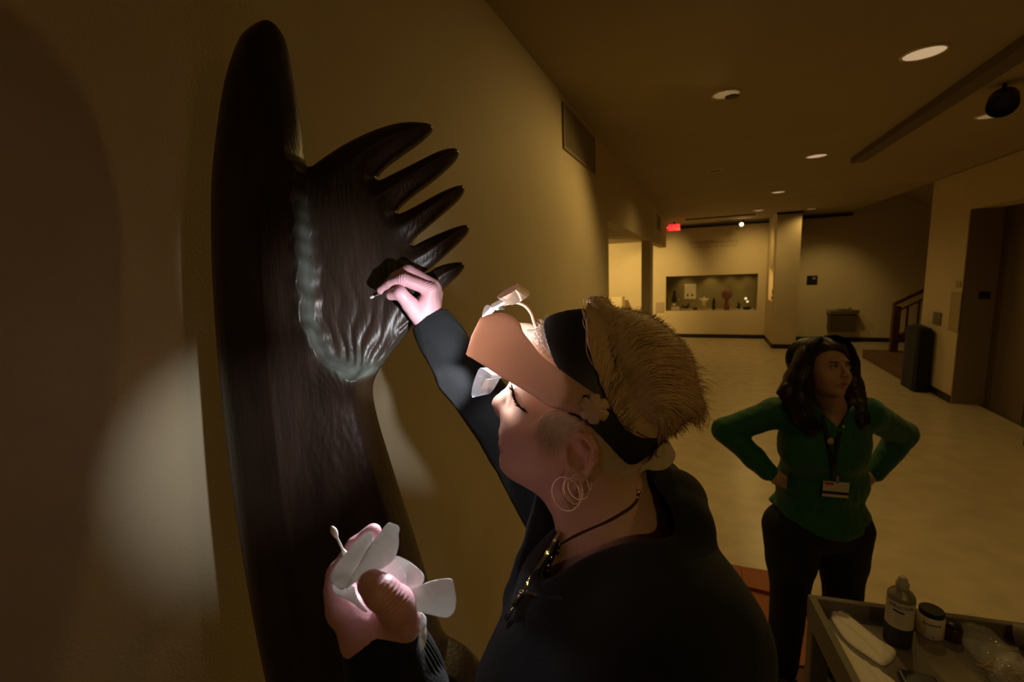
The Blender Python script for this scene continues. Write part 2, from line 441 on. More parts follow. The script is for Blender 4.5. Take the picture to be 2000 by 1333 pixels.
def strands(P3, rad, n=3):
    """P3 (N,S,3); rad (S,) or (N,S) -> tube mesh arrays"""
    N, S, _ = P3.shape; rad = np.broadcast_to(rad, (N, S))
    Tn = np.gradient(P3, axis=1); Tn /= np.linalg.norm(Tn, axis=2, keepdims=True)+1e-12
    a = np.cross(Tn, np.array([.31, .52, .79])); a /= np.linalg.norm(a, axis=2, keepdims=True)+1e-12; b = np.cross(Tn, a)
    V = np.stack([P3+rad[..., None]*(math.cos(t)*a+math.sin(t)*b) for t in [2*math.pi*k/n for k in range(n)]], 2)
    idx = np.arange(N*S*n).reshape(N, S, n); i0 = idx[:, :-1]; i1 = idx[:, 1:]
    Fq = np.stack([i0, np.roll(i0, -1, 2), np.roll(i1, -1, 2), i1], -1).reshape(-1, 4)
    return V.reshape(-1, 3), Fq
def vcolor(o, arr):
    a = o.data.color_attributes.new('Col', 'FLOAT_COLOR', 'POINT')
    c = np.ones((len(arr), 4), np.float32); c[:, :3] = arr; a.data.foreach_set('color', c.ravel())
def fbm(p, s, seed=0):
    r = np.random.default_rng(seed); v = 0
    for k in range(6):
        d = r.normal(size=3); d /= np.linalg.norm(d); ph = r.random()*6.28; f = s*(1+.7*k)
        v = v+np.sin(p[..., 0]*d[0]*f+p[..., 1]*d[1]*f+p[..., 2]*d[2]*f+ph+1.3*np.sin((p[..., 0]*d[2]-p[..., 1]*d[0]+p[..., 2]*d[1])*f*.6))/(1+.7*k)
    return v/3
def text(name, s, size, M, m, parent=None, ext=.002, align='CENTER', **kw):
    c = bpy.data.curves.new(name, 'FONT'); c.body = s; c.size = size; c.extrude = ext; c.align_x = align; c.align_y = 'CENTER'; c.resolution_u = 3
    o = bpy.data.objects.new(name, c); COL.objects.link(o); dg = bpy.context.evaluated_depsgraph_get()
    me = bpy.data.meshes.new_from_object(o.evaluated_get(dg)); bpy.data.objects.remove(o)
    me.transform(M); V = [v.co[:] for v in me.vertices]; Fs = [p.vertices[:] for p in me.polygons]; bpy.data.meshes.remove(me)
    return mesh_obj(name, V, Fs, m, parent, False, **kw)
# ================================================================== SETTING
XL, XR, HC, YB = -.84, 3.22, 3.15, 13.8
def S(name, boxes, m=M_wall, bev=0, **kw):
    b = B()
    for a, c in boxes: b.box(a, c, bev=bev)
    return b.obj(name, m, kind='structure', **kw)
S('wall_left', [((-1.0, -2.6, 0), (XL, 4.5, HC)), ((-1.0, 4.5, 2.5), (XL, 12.1, HC)), ((-1.0, 8.45, 0), (XL, 8.85, 2.5))])
S('wall_right', [((XR, -2.6, 0), (3.9, 6.36, HC)), ((XR, 6.36, 2.62), (3.9, 7.97, HC)), ((XR, 7.97, 0), (3.9, 9.1, HC)), ((3.62, 6.36, 0), (3.9, 7.97, 2.62))])
S('wall_near', [((-1.0, -2.75, 0), (3.9, -2.6, HC))])
CX0, CX1, CZ0, CZ1 = -.955, 1.372, .765, 1.75
S('wall_far', [((-5.2, YB, 0), (CX0, YB+.12, 3.3)), ((CX1, YB, 0), (2.1, YB+.12, 3.3)), ((CX0, YB, 0), (CX1, YB+.12, CZ0)), ((CX0, YB, CZ1), (CX1, YB+.12, 3.3))])
S('wall_stair', [((2.0, 13.55, 0), (7.2, 13.7, 4.6))])
S('wall_stair_side', [((7.0, 8.9, 0), (7.15, 13.55, 4.6))])
S('wall_stair_near', [((3.9, 8.95, 0), (7.0, 9.1, 4.6))])
S('wall_gallery', [((-5.3, 4.2, 0), (-5.15, 14, 3.3)), ((-5.2, 4.05, 0), (-1.0, 4.2, 3.3))])
# pier with a small lit niche in its left face
NY0, NY1, NZ0, NZ1 = 12.55, 13.3, 1.06, 1.92
S('wall_pier', [((1.57, 12.24, 0), (2.05, NY0, HC)), ((1.57, NY1, 0), (2.05, YB, HC)), ((1.57, NY0, 0), (2.05, NY1, NZ0)), ((1.57, NY0, NZ1), (2.05, NY1, HC)), ((1.75, NY0, NZ0), (2.05, NY1, NZ1))])
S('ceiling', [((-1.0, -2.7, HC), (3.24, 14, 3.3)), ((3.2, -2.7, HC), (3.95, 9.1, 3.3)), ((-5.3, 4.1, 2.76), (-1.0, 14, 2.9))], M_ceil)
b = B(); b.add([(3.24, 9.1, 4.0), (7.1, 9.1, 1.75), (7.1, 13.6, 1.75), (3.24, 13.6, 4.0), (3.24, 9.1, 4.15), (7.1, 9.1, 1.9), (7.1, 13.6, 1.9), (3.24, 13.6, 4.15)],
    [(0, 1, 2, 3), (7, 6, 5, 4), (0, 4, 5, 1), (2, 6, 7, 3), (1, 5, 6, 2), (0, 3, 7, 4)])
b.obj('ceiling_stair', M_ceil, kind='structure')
S('floor', [((-5.3, -2.7, -.1), (7.2, 14, 0))], M_floor)
# ceiling trims
S('trim_1', [((1.50, -2.6, 3.09), (1.62, 6.35, HC))], mat('trim_brown', (.16, .12, .075), .8))
S('trim_2', [((-.80, 13.72, 3.05), (1.57, 13.8, 3.10)), ((2.05, 13.46, 3.06), (3.3, 13.55, 3.11)), ((1.55, 12.2, 3.10), (2.07, 12.24, HC))], M_dark)
bh, bt = .105, .012
S('baseboard_left', [((XL, -2.6, 0), (XL+bt, 4.5, bh)), ((XL, 8.45, 0), (XL+bt, 8.85, bh)), ((-1.0, 8.435, 0), (XL+bt, 8.45, bh))], M_base)
S('baseboard_far', [((-5.1, YB-bt, 0), (1.57, YB, bh)), ((1.57-bt, 12.24, 0), (1.57, YB, bh)), ((1.57-bt, 12.24-bt, 0), (2.05+bt, 12.24, bh)), ((2.05, 13.55-bt, 0), (7.0, 13.55, bh)), ((2.05, 12.24, 0), (2.05+bt, 13.55, bh))], M_base)
S('baseboard_right', [((XR-bt, 7.97, 0), (XR, 9.1, bh)), ((XR-bt, -2.6, 0), (XR, 6.36, bh))], M_base)
# elevator in the right wall recess
ev = empty('elevator_door', (3.6, 7.15, 0), 'dark metal elevator door set back in the right wall', 'elevator door')
B().box((3.585, 6.40, .01), (3.615, 7.16, 2.58)).obj('door_panel', M_elev, ev)
B().box((3.575, 7.165, .01), (3.605, 7.93, 2.58)).obj('door_panel', M_elev, ev)
B().box((3.56, 6.365, 0), (3.62, 6.40, 2.6)).box((3.56, 7.93, 0), (3.62, 7.965, 2.6)).box((3.56, 6.365, 2.58), (3.62, 7.965, 2.615)).obj('door_frame', M_elev, ev)
B().box((3.225, 7.955, 0), (3.56, 7.969, 2.61)).obj('jamb_shade_sheet', mat('jamb_shade', (.22, .165, .10), .6), ev)  # shadow on the jamb wall put in as a thin darker sheet
B().box((3.5, 6.4, 0.0), (3.575, 7.93, .012)).obj('threshold', M_steel, ev)
q0, q1 = hit(1912, 570, 1, 7.96), hit(1932, 584, 1, 7.96)
B().box((q0[0], 7.945, q1[2]), (q1[0], 7.965, q0[2]), bev=.003).obj('sign_plate', M_black, label='small black sign plate inside the elevator recess', cat='sign')
# stair landing, steps, railing
st = empty('staircase', (3.1, 10, 0), 'brown carpeted stairs climbing away right beyond the wall end', 'stairs')
B().box((3.1, 9.15, 0), (3.75, 11.35, .17), bev=.01).obj('landing', M_carpet, st)
for k in range(8):
    x0 = 3.75+.27*k
    B().box((x0, 9.15, 0), (x0+.28, 11.1, .17+.165*(k+1)), bev=.008).obj('step', M_carpet, st)
    if k < 3: B().box((x0-.006, 9.3, .17+.165*(k+1)-.018), (x0+.012, 11.05, .17+.165*(k+1)+.003)).obj('nosing', M_gold, st)
rl = empty('stair_railing', (3.55, 11.2, .17), 'dark stained wooden railing on the far side of the stairs', 'railing')
B().box((3.50, 11.13, .17), (3.62, 11.25, 1.08), bev=.01).obj('newel_post', M_wood_rail, rl)
def ramp(b, x0, x1, z, s, hgt, y0, y1):
    b.add([(x0, y0, z), (x1, y0, z+s*(x1-x0)), (x1, y1, z+s*(x1-x0)), (x0, y1, z), (x0, y0, z+hgt), (x1, y0, z+s*(x1-x0)+hgt), (x1, y1, z+s*(x1-x0)+hgt), (x0, y1, z+hgt)],
          [(0, 3, 2, 1), (4, 5, 6, 7), (0, 1, 5, 4), (2, 3, 7, 6), (1, 2, 6, 5), (0, 4, 7, 3)]); return b
ramp(B(), 3.5, 5.6, 1.08, .6, .06, 11.14, 11.24).obj('handrail', M_wood_rail, rl)
ramp(B(), 3.6, 5.6, .98, .6, .03, 11.16, 11.22).obj('rail', M_wood_rail, rl)
ramp(B(), 3.6, 5.6, .36, .6, .14, 11.14, 11.24).obj('string_board', M_wood_rail, rl)
for k in range(11):
    x = 3.72+.17*k
    ramp(B(), x, x+.03, .48+.6*(x-3.6), .6, .52, 11.17, 11.21).obj('baluster', M_wood_rail, rl)
# black draped stand at the wall end
def drape(name, x0, x1, y0, y1, z0, z1, m, **kw):
    n = 44; V = []; Fs = []; rows = 14
    for r in range(rows):
        t = r/(rows-1); z = z1-(z1-z0)*t
        for k in range(n):
            a = 2*math.pi*k/n; fl = 1+.05*t*math.sin(a*9+r*.15)+.04*t
            cx, cy = (x0+x1)/2, (y0+y1)/2; e = .35
            sx = math.copysign(abs(math.cos(a))**e, math.cos(a)); sy = math.copysign(abs(math.sin(a))**e, math.sin(a))
            V.append((cx+(x1-x0)/2*sx*fl*(.93 if r == 0 else 1), cy+(y1-y0)/2*sy*fl*(.97 if r == 0 else 1), z+.02*math.sin(a*2)*(1-t)))
    for r in range(rows-1):
        for k in range(n): Fs.append((r*n+k, r*n+(k+1) % n, (r+1)*n+(k+1) % n, (r+1)*n+k))
    Fs.append(tuple(range(n))[::-1]); Fs.append(tuple((rows-1)*n+k for k in range(n)))
    return mesh_obj(name, V, Fs, m, None, True, **kw)
drape('draped_stand', 3.0, 3.19, 8.52, 9.05, 0.0, .97, M_hoodie, label='black cloth draped stand against the end of the right wall', cat='stand')
# wall plates on the right wall
def rplate(name, x0, y0, x1, y1, m, th=.02, **kw):
    a = hit(x0, y0, 0, XR); c = hit(x1, y1, 0, XR)
    return B().box((XR-th, min(a[1], c[1]), min(a[2], c[2])), (XR, max(a[1], c[1]), max(a[2], c[2])), bev=.004).obj(name, m, **kw)
M_plate = mat('plate_gray', (.16, .13, .09), .5)
M_plate2 = mat('plate_tan', (.40, .32, .19), .6)
rplate('call_plate', 1826, 609, 1838, 636, M_plate, label='small grey rectangular plate on the right wall above the black stand', cat='wall plate')
rplate('notice_panel', 1860, 570, 1872, 650, M_plate2, .012, label='tall narrow tan panel on the wall beside the elevator recess', cat='wall panel')
rplate('switch_plate', 1869, 549, 1877, 562, M_plate2, .012, label='small tan switch plate above the narrow panel beside the elevator', cat='switch')
# vent grille on left wall
vg = empty('vent_grille', (XL, 3.43, 2.96), 'painted air vent grille high on the left wall under the ceiling', 'vent')
M_vent = mat('vent_paint', (.25, .20, .125), .7)
B().box((XL, 2.965, 2.82), (XL+.012, 2.99, 3.10)).box((XL, 3.87, 2.82), (XL+.012, 3.895, 3.10)).box((XL, 2.99, 2.82), (XL+.012, 3.87, 2.84)).box((XL, 2.99, 3.08), (XL+.012, 3.87, 3.10)).obj('frame', M_vent, vg)
B().box((XL, 2.99, 2.84), (XL+.002, 3.87, 3.08)).obj('backing', M_dark, vg)
for k in range(16):
    z = 2.846+k*.0148
    B().add([(XL+.002, 2.99, z), (XL+.010, 2.99, z+.010), (XL+.011, 2.99, z+.009), (XL+.003, 2.99, z-.001), (XL+.002, 3.87, z), (XL+.010, 3.87, z+.010), (XL+.011, 3.87, z+.009), (XL+.003, 3.87, z-.001)],
            [(0, 1, 5, 4), (1, 2, 6, 5), (2, 3, 7, 6), (3, 0, 4, 7)]).obj('louvre', M_vent, vg)
a, c = hit(1291, 432, 0, XL), hit(1297, 460, 0, XL)
B().box((XL, 9.6, 2.78), (XL+.01, 10.4, 3.06)).obj('air_vent', M_vent, label='plain far vent panel near the end of the left wall head', cat='vent')
# downlights
M_refl = mat('reflector', (.75, .66, .52), .4, metal=.6)
M_glow = mat('lamp_glow', (.8, .7, .55), .6, emit=(1, .72, .42), estr=.42)
M_glow2 = mat('lamp_glow_faint', (.4, .33, .22), .6, emit=(1, .68, .3), estr=.16)
M_off = mat('unlit_recess', (.16, .12, .08), .7)
def downlight(x, y, r, gm, label):
    e = empty('downlight', (x, y, HC), label, 'ceiling light', 'recessed ceiling lights')
    B().lathe([(r*1.12, 0), (r*1.12, -.006), (r, -.010), (r*.97, -.004)], T(x, y, HC), 28, False, False).obj('trim_ring', M_refl, e, smooth=True)
    B().lathe([(.001, -.0045), (r*.97, -.0045)], T(x, y, HC), 28, False, False).obj('lens', gm, e)
downlight(1.1, 3.38, .095, M_glow, 'nearest and largest glowing recessed light in the ceiling')
d2 = downlight(.121, 3.503, .08, M_glow2, 'dim recessed light left of the nearest glowing one, with a dark notch')
downlight(1.104, 5.98, .095, M_glow, 'second glowing recessed light in the middle row of the ceiling')
downlight(1.10, 8.65, .095, M_glow, 'third glowing recessed light in the middle row of the ceiling')
downlight(1.09, 11.35, .095, M_glow, 'farthest recessed light of the middle ceiling row')
downlight(.119, 6.17, .075, M_off, 'unlit recessed light between the left row and the wall')
downlight(2.146, 5.115, .10, M_glow2, 'faint recessed light right of the ceiling trim strip')
downlight(2.17, 11.95, .09, M_glow2, 'small recessed light in front of the pier')
B().lathe([(.001, -.012), (.04, -.012), (.045, -.005)], T(.16, 3.56, HC), 16, False, False).obj('lamp_notch', M_dark, bpy.data.objects['downlight.001'])
sp = empty('ceiling_spotlight', (1.82, 4.24, HC), 'round black spotlight can hanging from the ceiling, seen end on', 'spotlight')
d = Vector((-.35, -.80, -.48)).normalized(); q = d.to_track_quat('Z', 'Y').to_matrix().to_4x4()
c0 = Vector((1.82, 4.24, 3.03)); Mx = Matrix.Translation(c0) @ q
B().lathe([(.055, -.09), (.078, -.07), (.080, .05), (.074, .05), (.070, .0)], Mx, 28, True, True).obj('can', M_dark, sp, smooth=False)
B().tube([(1.82, 4.24, 3.15), (1.82, 4.24, 3.09)], .012).obj('stem', M_dark, sp)
# EXIT sign
ex = empty('exit_sign', (-.69, 12.6, 2.99), 'red lit EXIT sign with a left arrow at the far ceiling', 'sign')
M_exit = mat('exit_red', (.8, .02, .02), .5, emit=(1, .07, .07), estr=1.5)
M_exitface = mat('exit_face', (.30, .012, .012), .5, emit=(1, .015, .02), estr=.75)
B().box((-.85, 12.60, 2.925), (-.54, 12.64, 3.10), bev=.004).obj('housing', M_dark, ex)
B().box((-.845, 12.592, 2.93), (-.545, 12.60, 3.095)).obj('face', M_exitface, ex)
MT = Matrix.Translation((-.675, 12.588, 3.012)) @ Matrix.Rotation(math.pi/2, 4, 'X')
text('lettering', 'EXIT', .175, MT @ Matrix.Scale(.68, 4, (1, 0, 0)), M_exit, ex, .003)
B().add([(-.868, 12.586, 3.01), (-.825, 12.586, 3.045), (-.825, 12.586, 2.975), (-.868, 12.594, 3.01), (-.825, 12.594, 3.045), (-.825, 12.594, 2.975)], [(0, 1, 2), (5, 4, 3), (0, 3, 4, 1), (1, 4, 5, 2), (2, 5, 3, 0)]).obj('arrow', M_exit, ex)
B().box((-.71, 12.61, 3.10), (-.67, 12.63, HC)).obj('mount', M_dark, ex)
# track with spotlight
tr = empty('light_track', (.4, 12.0, HC), 'long dark lighting track on the far ceiling', 'light track')
B().box((-.40, 12.10, 3.125), (1.10, 12.14, HC)).obj('rail', M_dark, tr)
ts = empty('track_spotlight', (.98, 13.2, HC), 'small bright white track spotlight high by the far wall', 'spotlight')
B().tube([(.95, 13.25, 3.15), (.90, 13.2, 3.03)], .012).obj('arm', M_dark, ts)
qd = Vector((-.25, .75, -.6)).normalized().to_track_quat('Z', 'Y').to_matrix().to_4x4(); Mx = Matrix.Translation((.84, 13.12, 2.95)) @ qd
B().lathe([(.02, -.1), (.045, -.08), (.05, .06)], Mx, 20).obj('can', M_steel, ts, smooth=True)
B().ball((.885, 13.03, 3.0), .045).obj('bulb', mat('bulb_glow', (1, .9, .7), .5, emit=(1, .78, .42), estr=7.0), ts, smooth=True)
B().box((.45, 13.3, 3.02), (.75, 13.5, 3.05)).obj('barn_door', M_dark, ts)
# wall lettering
M_let = mat('wall_lettering', (.36, .27, .15), .7)
wl = empty('wall_lettering', (.27, YB, 2.6), 'two faint lines of lettering on the far wall above the display case', 'lettering')
for line, z, sz, x0, x1 in ((('Richard', 'E.', 'Braun', 'Gallery'), 2.645, .135, -.30, .83), (('Ancient,', 'Asian', 'and', 'African', 'Art'), 2.53, .085, -.30, .83)):
    tot = sum(len(w_) for w_ in line)+len(line)-1; x = x0
    for w_ in line:
        wd = (x1-x0)*len(w_)/tot; MT = Matrix.Translation((x+wd/2, YB-.001, z)) @ Matrix.Rotation(math.pi/2, 4, 'X')
        text('word', w_, sz, MT, M_let, wl, .004); x += wd+(x1-x0)/tot
# display case in the far wall
dc = empty('display_case', (.2, YB, CZ0), 'glazed display case recessed in the far wall with small objects', 'display case')
M_casein = mat('case_lining', (.30, .25, .12), .85)
D = YB+.62
B().box((CX0-.1, D, CZ0-.1), (CX1+.1, D+.05, CZ1+.3)).obj('back_panel', M_casein, dc)
B().box((CX0-.1, YB+.11, CZ0-.05), (CX1+.1, D, CZ0)).obj('shelf', mat('case_shelf', (.62, .52, .34), .6), dc)
B().box((CX0-.1, YB+.11, CZ0-.05), (CX0, D, CZ1+.3)).obj('side_panel', M_casein, dc); B().box((CX1, YB+.11, CZ0-.05), (CX1+.1, D, CZ1+.3)).obj('side_panel', M_casein, dc)
B().box((CX0-.1, YB+.11, CZ1+.25), (CX1+.1, D, CZ1+.3)).obj('top_panel', M_casein, dc)
B().box((CX0, YB+.03, CZ0), (CX1, YB+.036, CZ1)).obj('glass', M_glass, dc)
for k, x in enumerate((-.45, .22, .75, 1.15)):
    light('case_lamp', 'SPOT', (x, YB+.2, CZ1+.2), 6.5*(.7, 1.1, .7, .8)[k], target=(x+.03, YB+.62, CZ0+.25), radius=.02, spot=72, blend=.8)
CS = YB+.30
def cpx(x, y): return hit(x, y, 1, CS)
def ML(x): return T(cpx(x, 600)[0], CS, CZ0)
M_artd = mat('dark_bronze', (.03, .022, .015), .4); M_artw = mat('pale_marble', (.85, .75, .58), .5); M_artp = mat('rose_clay', (.27, .10, .075), .6); M_acr = mat('acrylic_stand', (.5, .42, .28), .3)
G = 'objects in the far display case'
o = empty('figurine', ML(1317).translation, 'dark figurine with a pink round base on a white block, leftmost in the far case', 'figurine', G)
B().lathe([(.05, .22), (.075, .28), (.06, .40), (.035, .46), (.05, .52), (.02, .56)], ML(1317), 14).obj('body', M_artd, o, smooth=True)
B().ball(cpx(1316, 595)+np.array([0, -.05, 0]), (.06, .05, .04)).obj('round_base', M_artw, o, smooth=True)
q = cpx(1318, 600); B().box((q[0]-.10, CS-.12, CZ0), (q[0]+.12, CS+.1, CZ0+.10)).obj('plinth', M_artw, o)
B().ball(cpx(1318, 579), .035).obj('head', M_acr, o, smooth=True); B().ball(cpx(1326, 585), .03).obj('raised_hand', M_acr, o, smooth=True)
q0, q1 = hit(1337, 555, 1, D-.02), hit(1359, 584, 1, D-.02)
o = empty('framed_print', (q0[0], D, q1[2]), 'pale print with two small dark marks on the case back', 'print', G)
B().box((q0[0], D-.03, q1[2]), (q1[0], D, q0[2])).obj('sheet', M_artw, o)
for x in (1343, 1352):
    q = hit(x, 577, 1, D-.03); B().ball(q, (.025, .006, .04)).obj('mark', M_artd, o, smooth=True)
q = cpx(1340, 600)
B().tube([q+np.array(p) for p in ((-.11, 0, .06), (-.07, 0, -.0), (0, 0, -.02), (.06, 0, .03), (.08, 0, .11))], [.012, .03, .045, .04, .012]).obj('curved_vessel', M_artd, smooth=True, label='dark boat shaped curved vessel beside the figurine in the case', cat='vessel', group=G)
q = cpx(1358, 603); B().box((q[0]-.065, CS-.05, CZ0), (q[0]+.055, CS+.05, CZ0+.075), bev=.01).obj('dark_box', M_artd, label='small low dark box under the pale print in the case', cat='box', group=G)
o = empty('torso_statue', ML(1375).translation, 'pale winged torso on a clear stand in the middle of the case', 'statue', G)
q = cpx(1375, 590)
B().lathe([(.02, -.10), (.05, -.07), (.04, -.03), (.075, .03), (.08, .06), (.03, .10), (.03, .14)], Matrix.Translation(q), 14).obj('torso', M_artw, o, smooth=True)
B().tube([q+np.array(p) for p in ((-.115, 0, .10), (-.06, 0, .05), (0, 0, .04), (.06, 0, .05), (.115, 0, .10))], [.015, .035, .04, .035, .015]).obj('arms', M_artw, o, smooth=True)
B().lathe([(.06, 0), (.055, .12), (.02, .13)], ML(1375), 12).obj('stand', M_acr, o)
B().lathe([(.035, 0), (.042, .04), (.042, .24), (.028, .27), (.022, .33), (.008, .34)], ML(1394), 14).obj('slim_bottle', M_artd, smooth=True, label='slim dark upright bottle shape right of the pale torso', cat='bottle', group=G)
o = empty('rose_sculpture', ML(1419).translation, 'tall rose brown sculpture with a bulbous top on a narrow waist', 'sculpture', G)
B().lathe([(.07, 0), (.075, .10), (.045, .20)], ML(1419), 18).obj('foot', M_artp, o, smooth=True)
B().lathe([(.045, .20), (.035, .25), (.055, .30), (.12, .35), (.14, .43), (.125, .50), (.06, .55), (.015, .58), (.012, .64)], ML(1419), 18).obj('bulb', M_artp, o, smooth=True)
q = cpx(1442, 602); B().tube([q+np.array(p) for p in ((-.07, 0, -.01), (-.01, 0, .02), (.02, 0, .08), (0, 0, .14), (-.03, 0, .15))], [.01, .03, .035, .025, .01]).tube([q+np.array(p) for p in ((.02, 0, .06), (.03, 0, -.02), (.0, 0, -.03))], .018).obj('small_figure', M_artd, smooth=True, label='small dark crouching figure second from the right end of the case', cat='figurine', group=G)
o = empty('shallow_bowl', ML(1459).translation, 'shallow dark bowl with two bright discs above it, far right in the case', 'bowl', G)
B().lathe([(.06, 0), (.10, .02), (.095, .07), (.05, .08)], ML(1459), 16).obj('bowl', M_artd, o, smooth=True)
B().tube([ML(1460).translation+Vector((0, 0, .07)), ML(1460).translation+Vector((.0, 0, .30))], .006).obj('stem', M_artd, o)
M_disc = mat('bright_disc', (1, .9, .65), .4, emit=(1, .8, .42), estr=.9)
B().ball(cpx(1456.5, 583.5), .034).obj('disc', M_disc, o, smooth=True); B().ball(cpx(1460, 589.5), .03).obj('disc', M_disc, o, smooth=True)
# niche lamp in the pier
nc = empty('wall_niche', (1.6, 12.9, NZ0), 'tall narrow lit niche in the left face of the pier', 'niche')
B().box((1.70, NY0+.02, NZ0+.06), (1.745, NY1-.05, NZ1-.10)).obj('lit_back', mat('niche_glow', (1, .8, .45), .5, emit=(1, .62, .22), estr=1.0), nc)
B().box((1.58, NY0, NZ0), (1.60, NY1, NZ0+.03)).obj('sill', M_plate2, nc)
B().lathe([(.03, 0), (.045, .05), (.02, .12), (.04, .2), (.02, .28)], T(1.64, 12.95, NZ0+.05), 12).obj('vessel', M_artd, nc, smooth=True)
light('niche_lamp', 'POINT', (1.66, 12.8, 1.75), .5, radius=.02)
# label panel left of the case, plinths in the side gallery
q0, q1 = hit(1281, 591, 1, YB), hit(1297, 610, 1, YB)
B().box((q0[0], YB-.02, q1[2]), (q1[0], YB, q0[2]), bev=.003).obj('label_panel', mat('label_panel', (.42, .32, .2), .6), label='square text panel on the far wall left of the display case', cat='panel')
B().box((-3.2, 13.0, 0), (-2.06, 13.5, 1.24), bev=.01).obj('plinth', mat('plinth_white', (.62, .52, .34), .6), label='white plinth standing in the side gallery beyond the opening', cat='plinth')
# sign and drinking fountain on the stair hall wall
W2 = 13.55
q0, q1 = hit(1576, 539, 1, W2), hit(1596, 556, 1, W2)
o = B().box((q0[0], W2-.02, q1[2]), (q1[0], W2, q0[2]), bev=.004).obj('wall_sign', M_black, label='small black restroom style sign on the far right wall', cat='sign')
q = hit(1590, 544, 1, W2-.021); B().ball(q, (.03, .003, .03)).obj('pale_symbol', M_plate2, o, smooth=True)
q0, q1 = hit(1614, 604, 1, W2), hit(1668, 646, 1, W2); fx0, fx1, fz1, fz0 = q0[0], q1[0], q0[2], q1[2]
df = empty('drinking_fountain', ((fx0+fx1)/2, W2, fz0), 'steel drinking fountain mounted on the far right wall', 'drinking fountain')
B().box((fx0, W2-.34, fz1-.09), (fx1, W2, fz1), bev=.015).obj('basin', M_steel, df)
B().box((fx0+.03, W2-.30, fz0), (fx1-.05, W2, fz1-.09), bev=.01).obj('cabinet', mat('fountain_cabinet', (.10, .075, .045), .5, metal=.4), df)
B().lathe([(.15, 0), (.16, .006), (.13, .004), (.02, -.01)], T((fx0+fx1)/2, W2-.18, fz1+.0), 20).obj('bowl_rim', M_steel, df, smooth=True)
B().tube([(fx1-.16, W2-.12, fz1), (fx1-.16, W2-.12, fz1+.05), (fx1-.16, W2-.17, fz1+.06)], .012).obj('spout', M_silver, df, smooth=True)
B().ball((fx1-.15, W2-.22, fz1+.03), .028).obj('bubbler_guard', M_silver, df, smooth=True)
# red brown boards on the floor behind the conservator
def board(pts, z0, z1, m, name='floor_board', **kw):
    q = [hit(x, y, 2, z1) for x, y in pts]; n = len(q)
    V = [(p[0], p[1], z0) for p in q]+[(p[0], p[1], z1) for p in q]
    return mesh_obj(name, V, [tuple(range(n)), tuple(range(2*n-1, n-1, -1))]+[(i, (i+1) % n+0, (i+1) % n+n, i+n) for i in range(n)], m, None, False, **kw)
board([(1400, 1098), (1448, 1106), (1450, 1138), (1400, 1132)], 0, .03, M_card, label='reddish brown board on the floor farthest left', cat='board', group='boards on the floor')
board([(1448, 1107), (1560, 1124), (1566, 1172), (1452, 1144)], 0, .05, M_card, label='reddish brown board lying on the floor by the woman in green, upper one', cat='board', group='boards on the floor')
board([(1452, 1148), (1566, 1176), (1590, 1190), (1600, 1302), (1470, 1296), (1440, 1230)], 0, .025, M_card, label='large reddish brown board on the floor between the two women', cat='board', group='boards on the floor')
board([(1474, 1302), (1600, 1308), (1620, 1420), (1478, 1420)], 0, .02, M_card2, label='darkest board on the floor nearest the camera', cat='board', group='boards on the floor')
# ================================================================== SCULPTURE
SF = Frame(620, 640, .835, tilt=(-.26, 0))
out = [(526,43),(543.6,52),(561,84),(571,144),(583,208),(593,277),(598,337),(637.6,307),(677,282),(722,260),(766,245),(801,240),(835.6,243),(847,249),(845.5,258),(826,277),(791,302),(756,327),(741.6,342),(738,350),(741,355),(766,342),(811,319.5),(855,297),(885,290),(896.5,295),(897.5,304.6),(885,322),(845,357),(811,381),(784,404),(776,414),(779,420),(811,404),(855,379),(890,364),(905,362.6),(909,371.5),(900,389),(870,416),(831,448),(808,468),(803,477),(807,482),(831,468),(870,451),(905,439),(917,442),(917,453),(900,473),(870,500),(845,522),(832,530),(834,535),(855,520),(885,512.6),(904,512),(909,520),(900,535),(875,557),(859,573),(803,640),(785,666),(759,697),(733,733.6),(726,765),(738,822),(759,889.5),(785,973),(811,1051),(831.5,1118),(852,1201),(868,1240),(889,1250),(912,1264),(940,1295),(962,1336),(985,1500),(975,1800),(950,2100),
       (930,2400),(700,2400),(680,2100),(640,1800),(580,1540),(522,1333),(499,1217),(478,1097.5),(457,962),(441.6,837.5),(428.6,707.6),(422,614),(416.5,515),(415,416),(417,342),(425,267),(437,183),(449.5,134),(462,99),(474,74),(504,51)]
P2 = SF.px(out); P2s = chaikin(P2, 2)
def rows():
    v = P2[:, 1]; y0 = v.max()+.01; ys = [y0]; vis = SF.one(700, 1360)[1]
    while ys[-1] > v.min()-.02: ys.append(ys[-1]-(.0028 if ys[-1] > vis else .02))
    return np.array(ys[::-1])
ua, ub, uc, ud = P2[:, 0].min()-.01, SF.one(560, 500)[0]-.02, SF.one(640, 500)[0]+.01, P2[:, 0].max()+.012
xs = np.r_[np.arange(ua, ub, .0028), np.arange(ub, uc, .0014), np.arange(uc, ud, .0026)]; ys = rows()
# field helpers in picture-plane coordinates of the sculpture's own plane
line_edge = SF.px([(600,330),(585,372),(568,420),(560,480),(566,540),(574,600),(590,660),(622,706),(668,738),(712,752),(740,756)])
line_in = SF.px([(604,330),(600,380),(604,440),(610,500),(613,560),(618,620),(640,664),(676,700),(708,716),(735,716),(760,700)])
finpoly = SF.px([(526,30),(600,120),(602,330),(585,372),(568,420),(560,480),(566,540),(574,600),(590,660),(622,706),(668,738),(712,752),(745,760),(745,900),(1100,1400),(1100,3200),(350,3200),(350,30)])
bowlpoly = SF.px([(600,330),(602,380),(605,430),(610,480),(613,530),(614,580),(618,622),(634,668),(664,704),(700,724),(738,718),(800,640),(960,560),(960,200),(620,250)], .030)
LEFT = SF.px([(474, 74), (437, 183), (417, 342), (416, 515), (428.6, 707), (457, 962), (499, 1217), (580, 1540), (680, 2100), (700, 2400)])
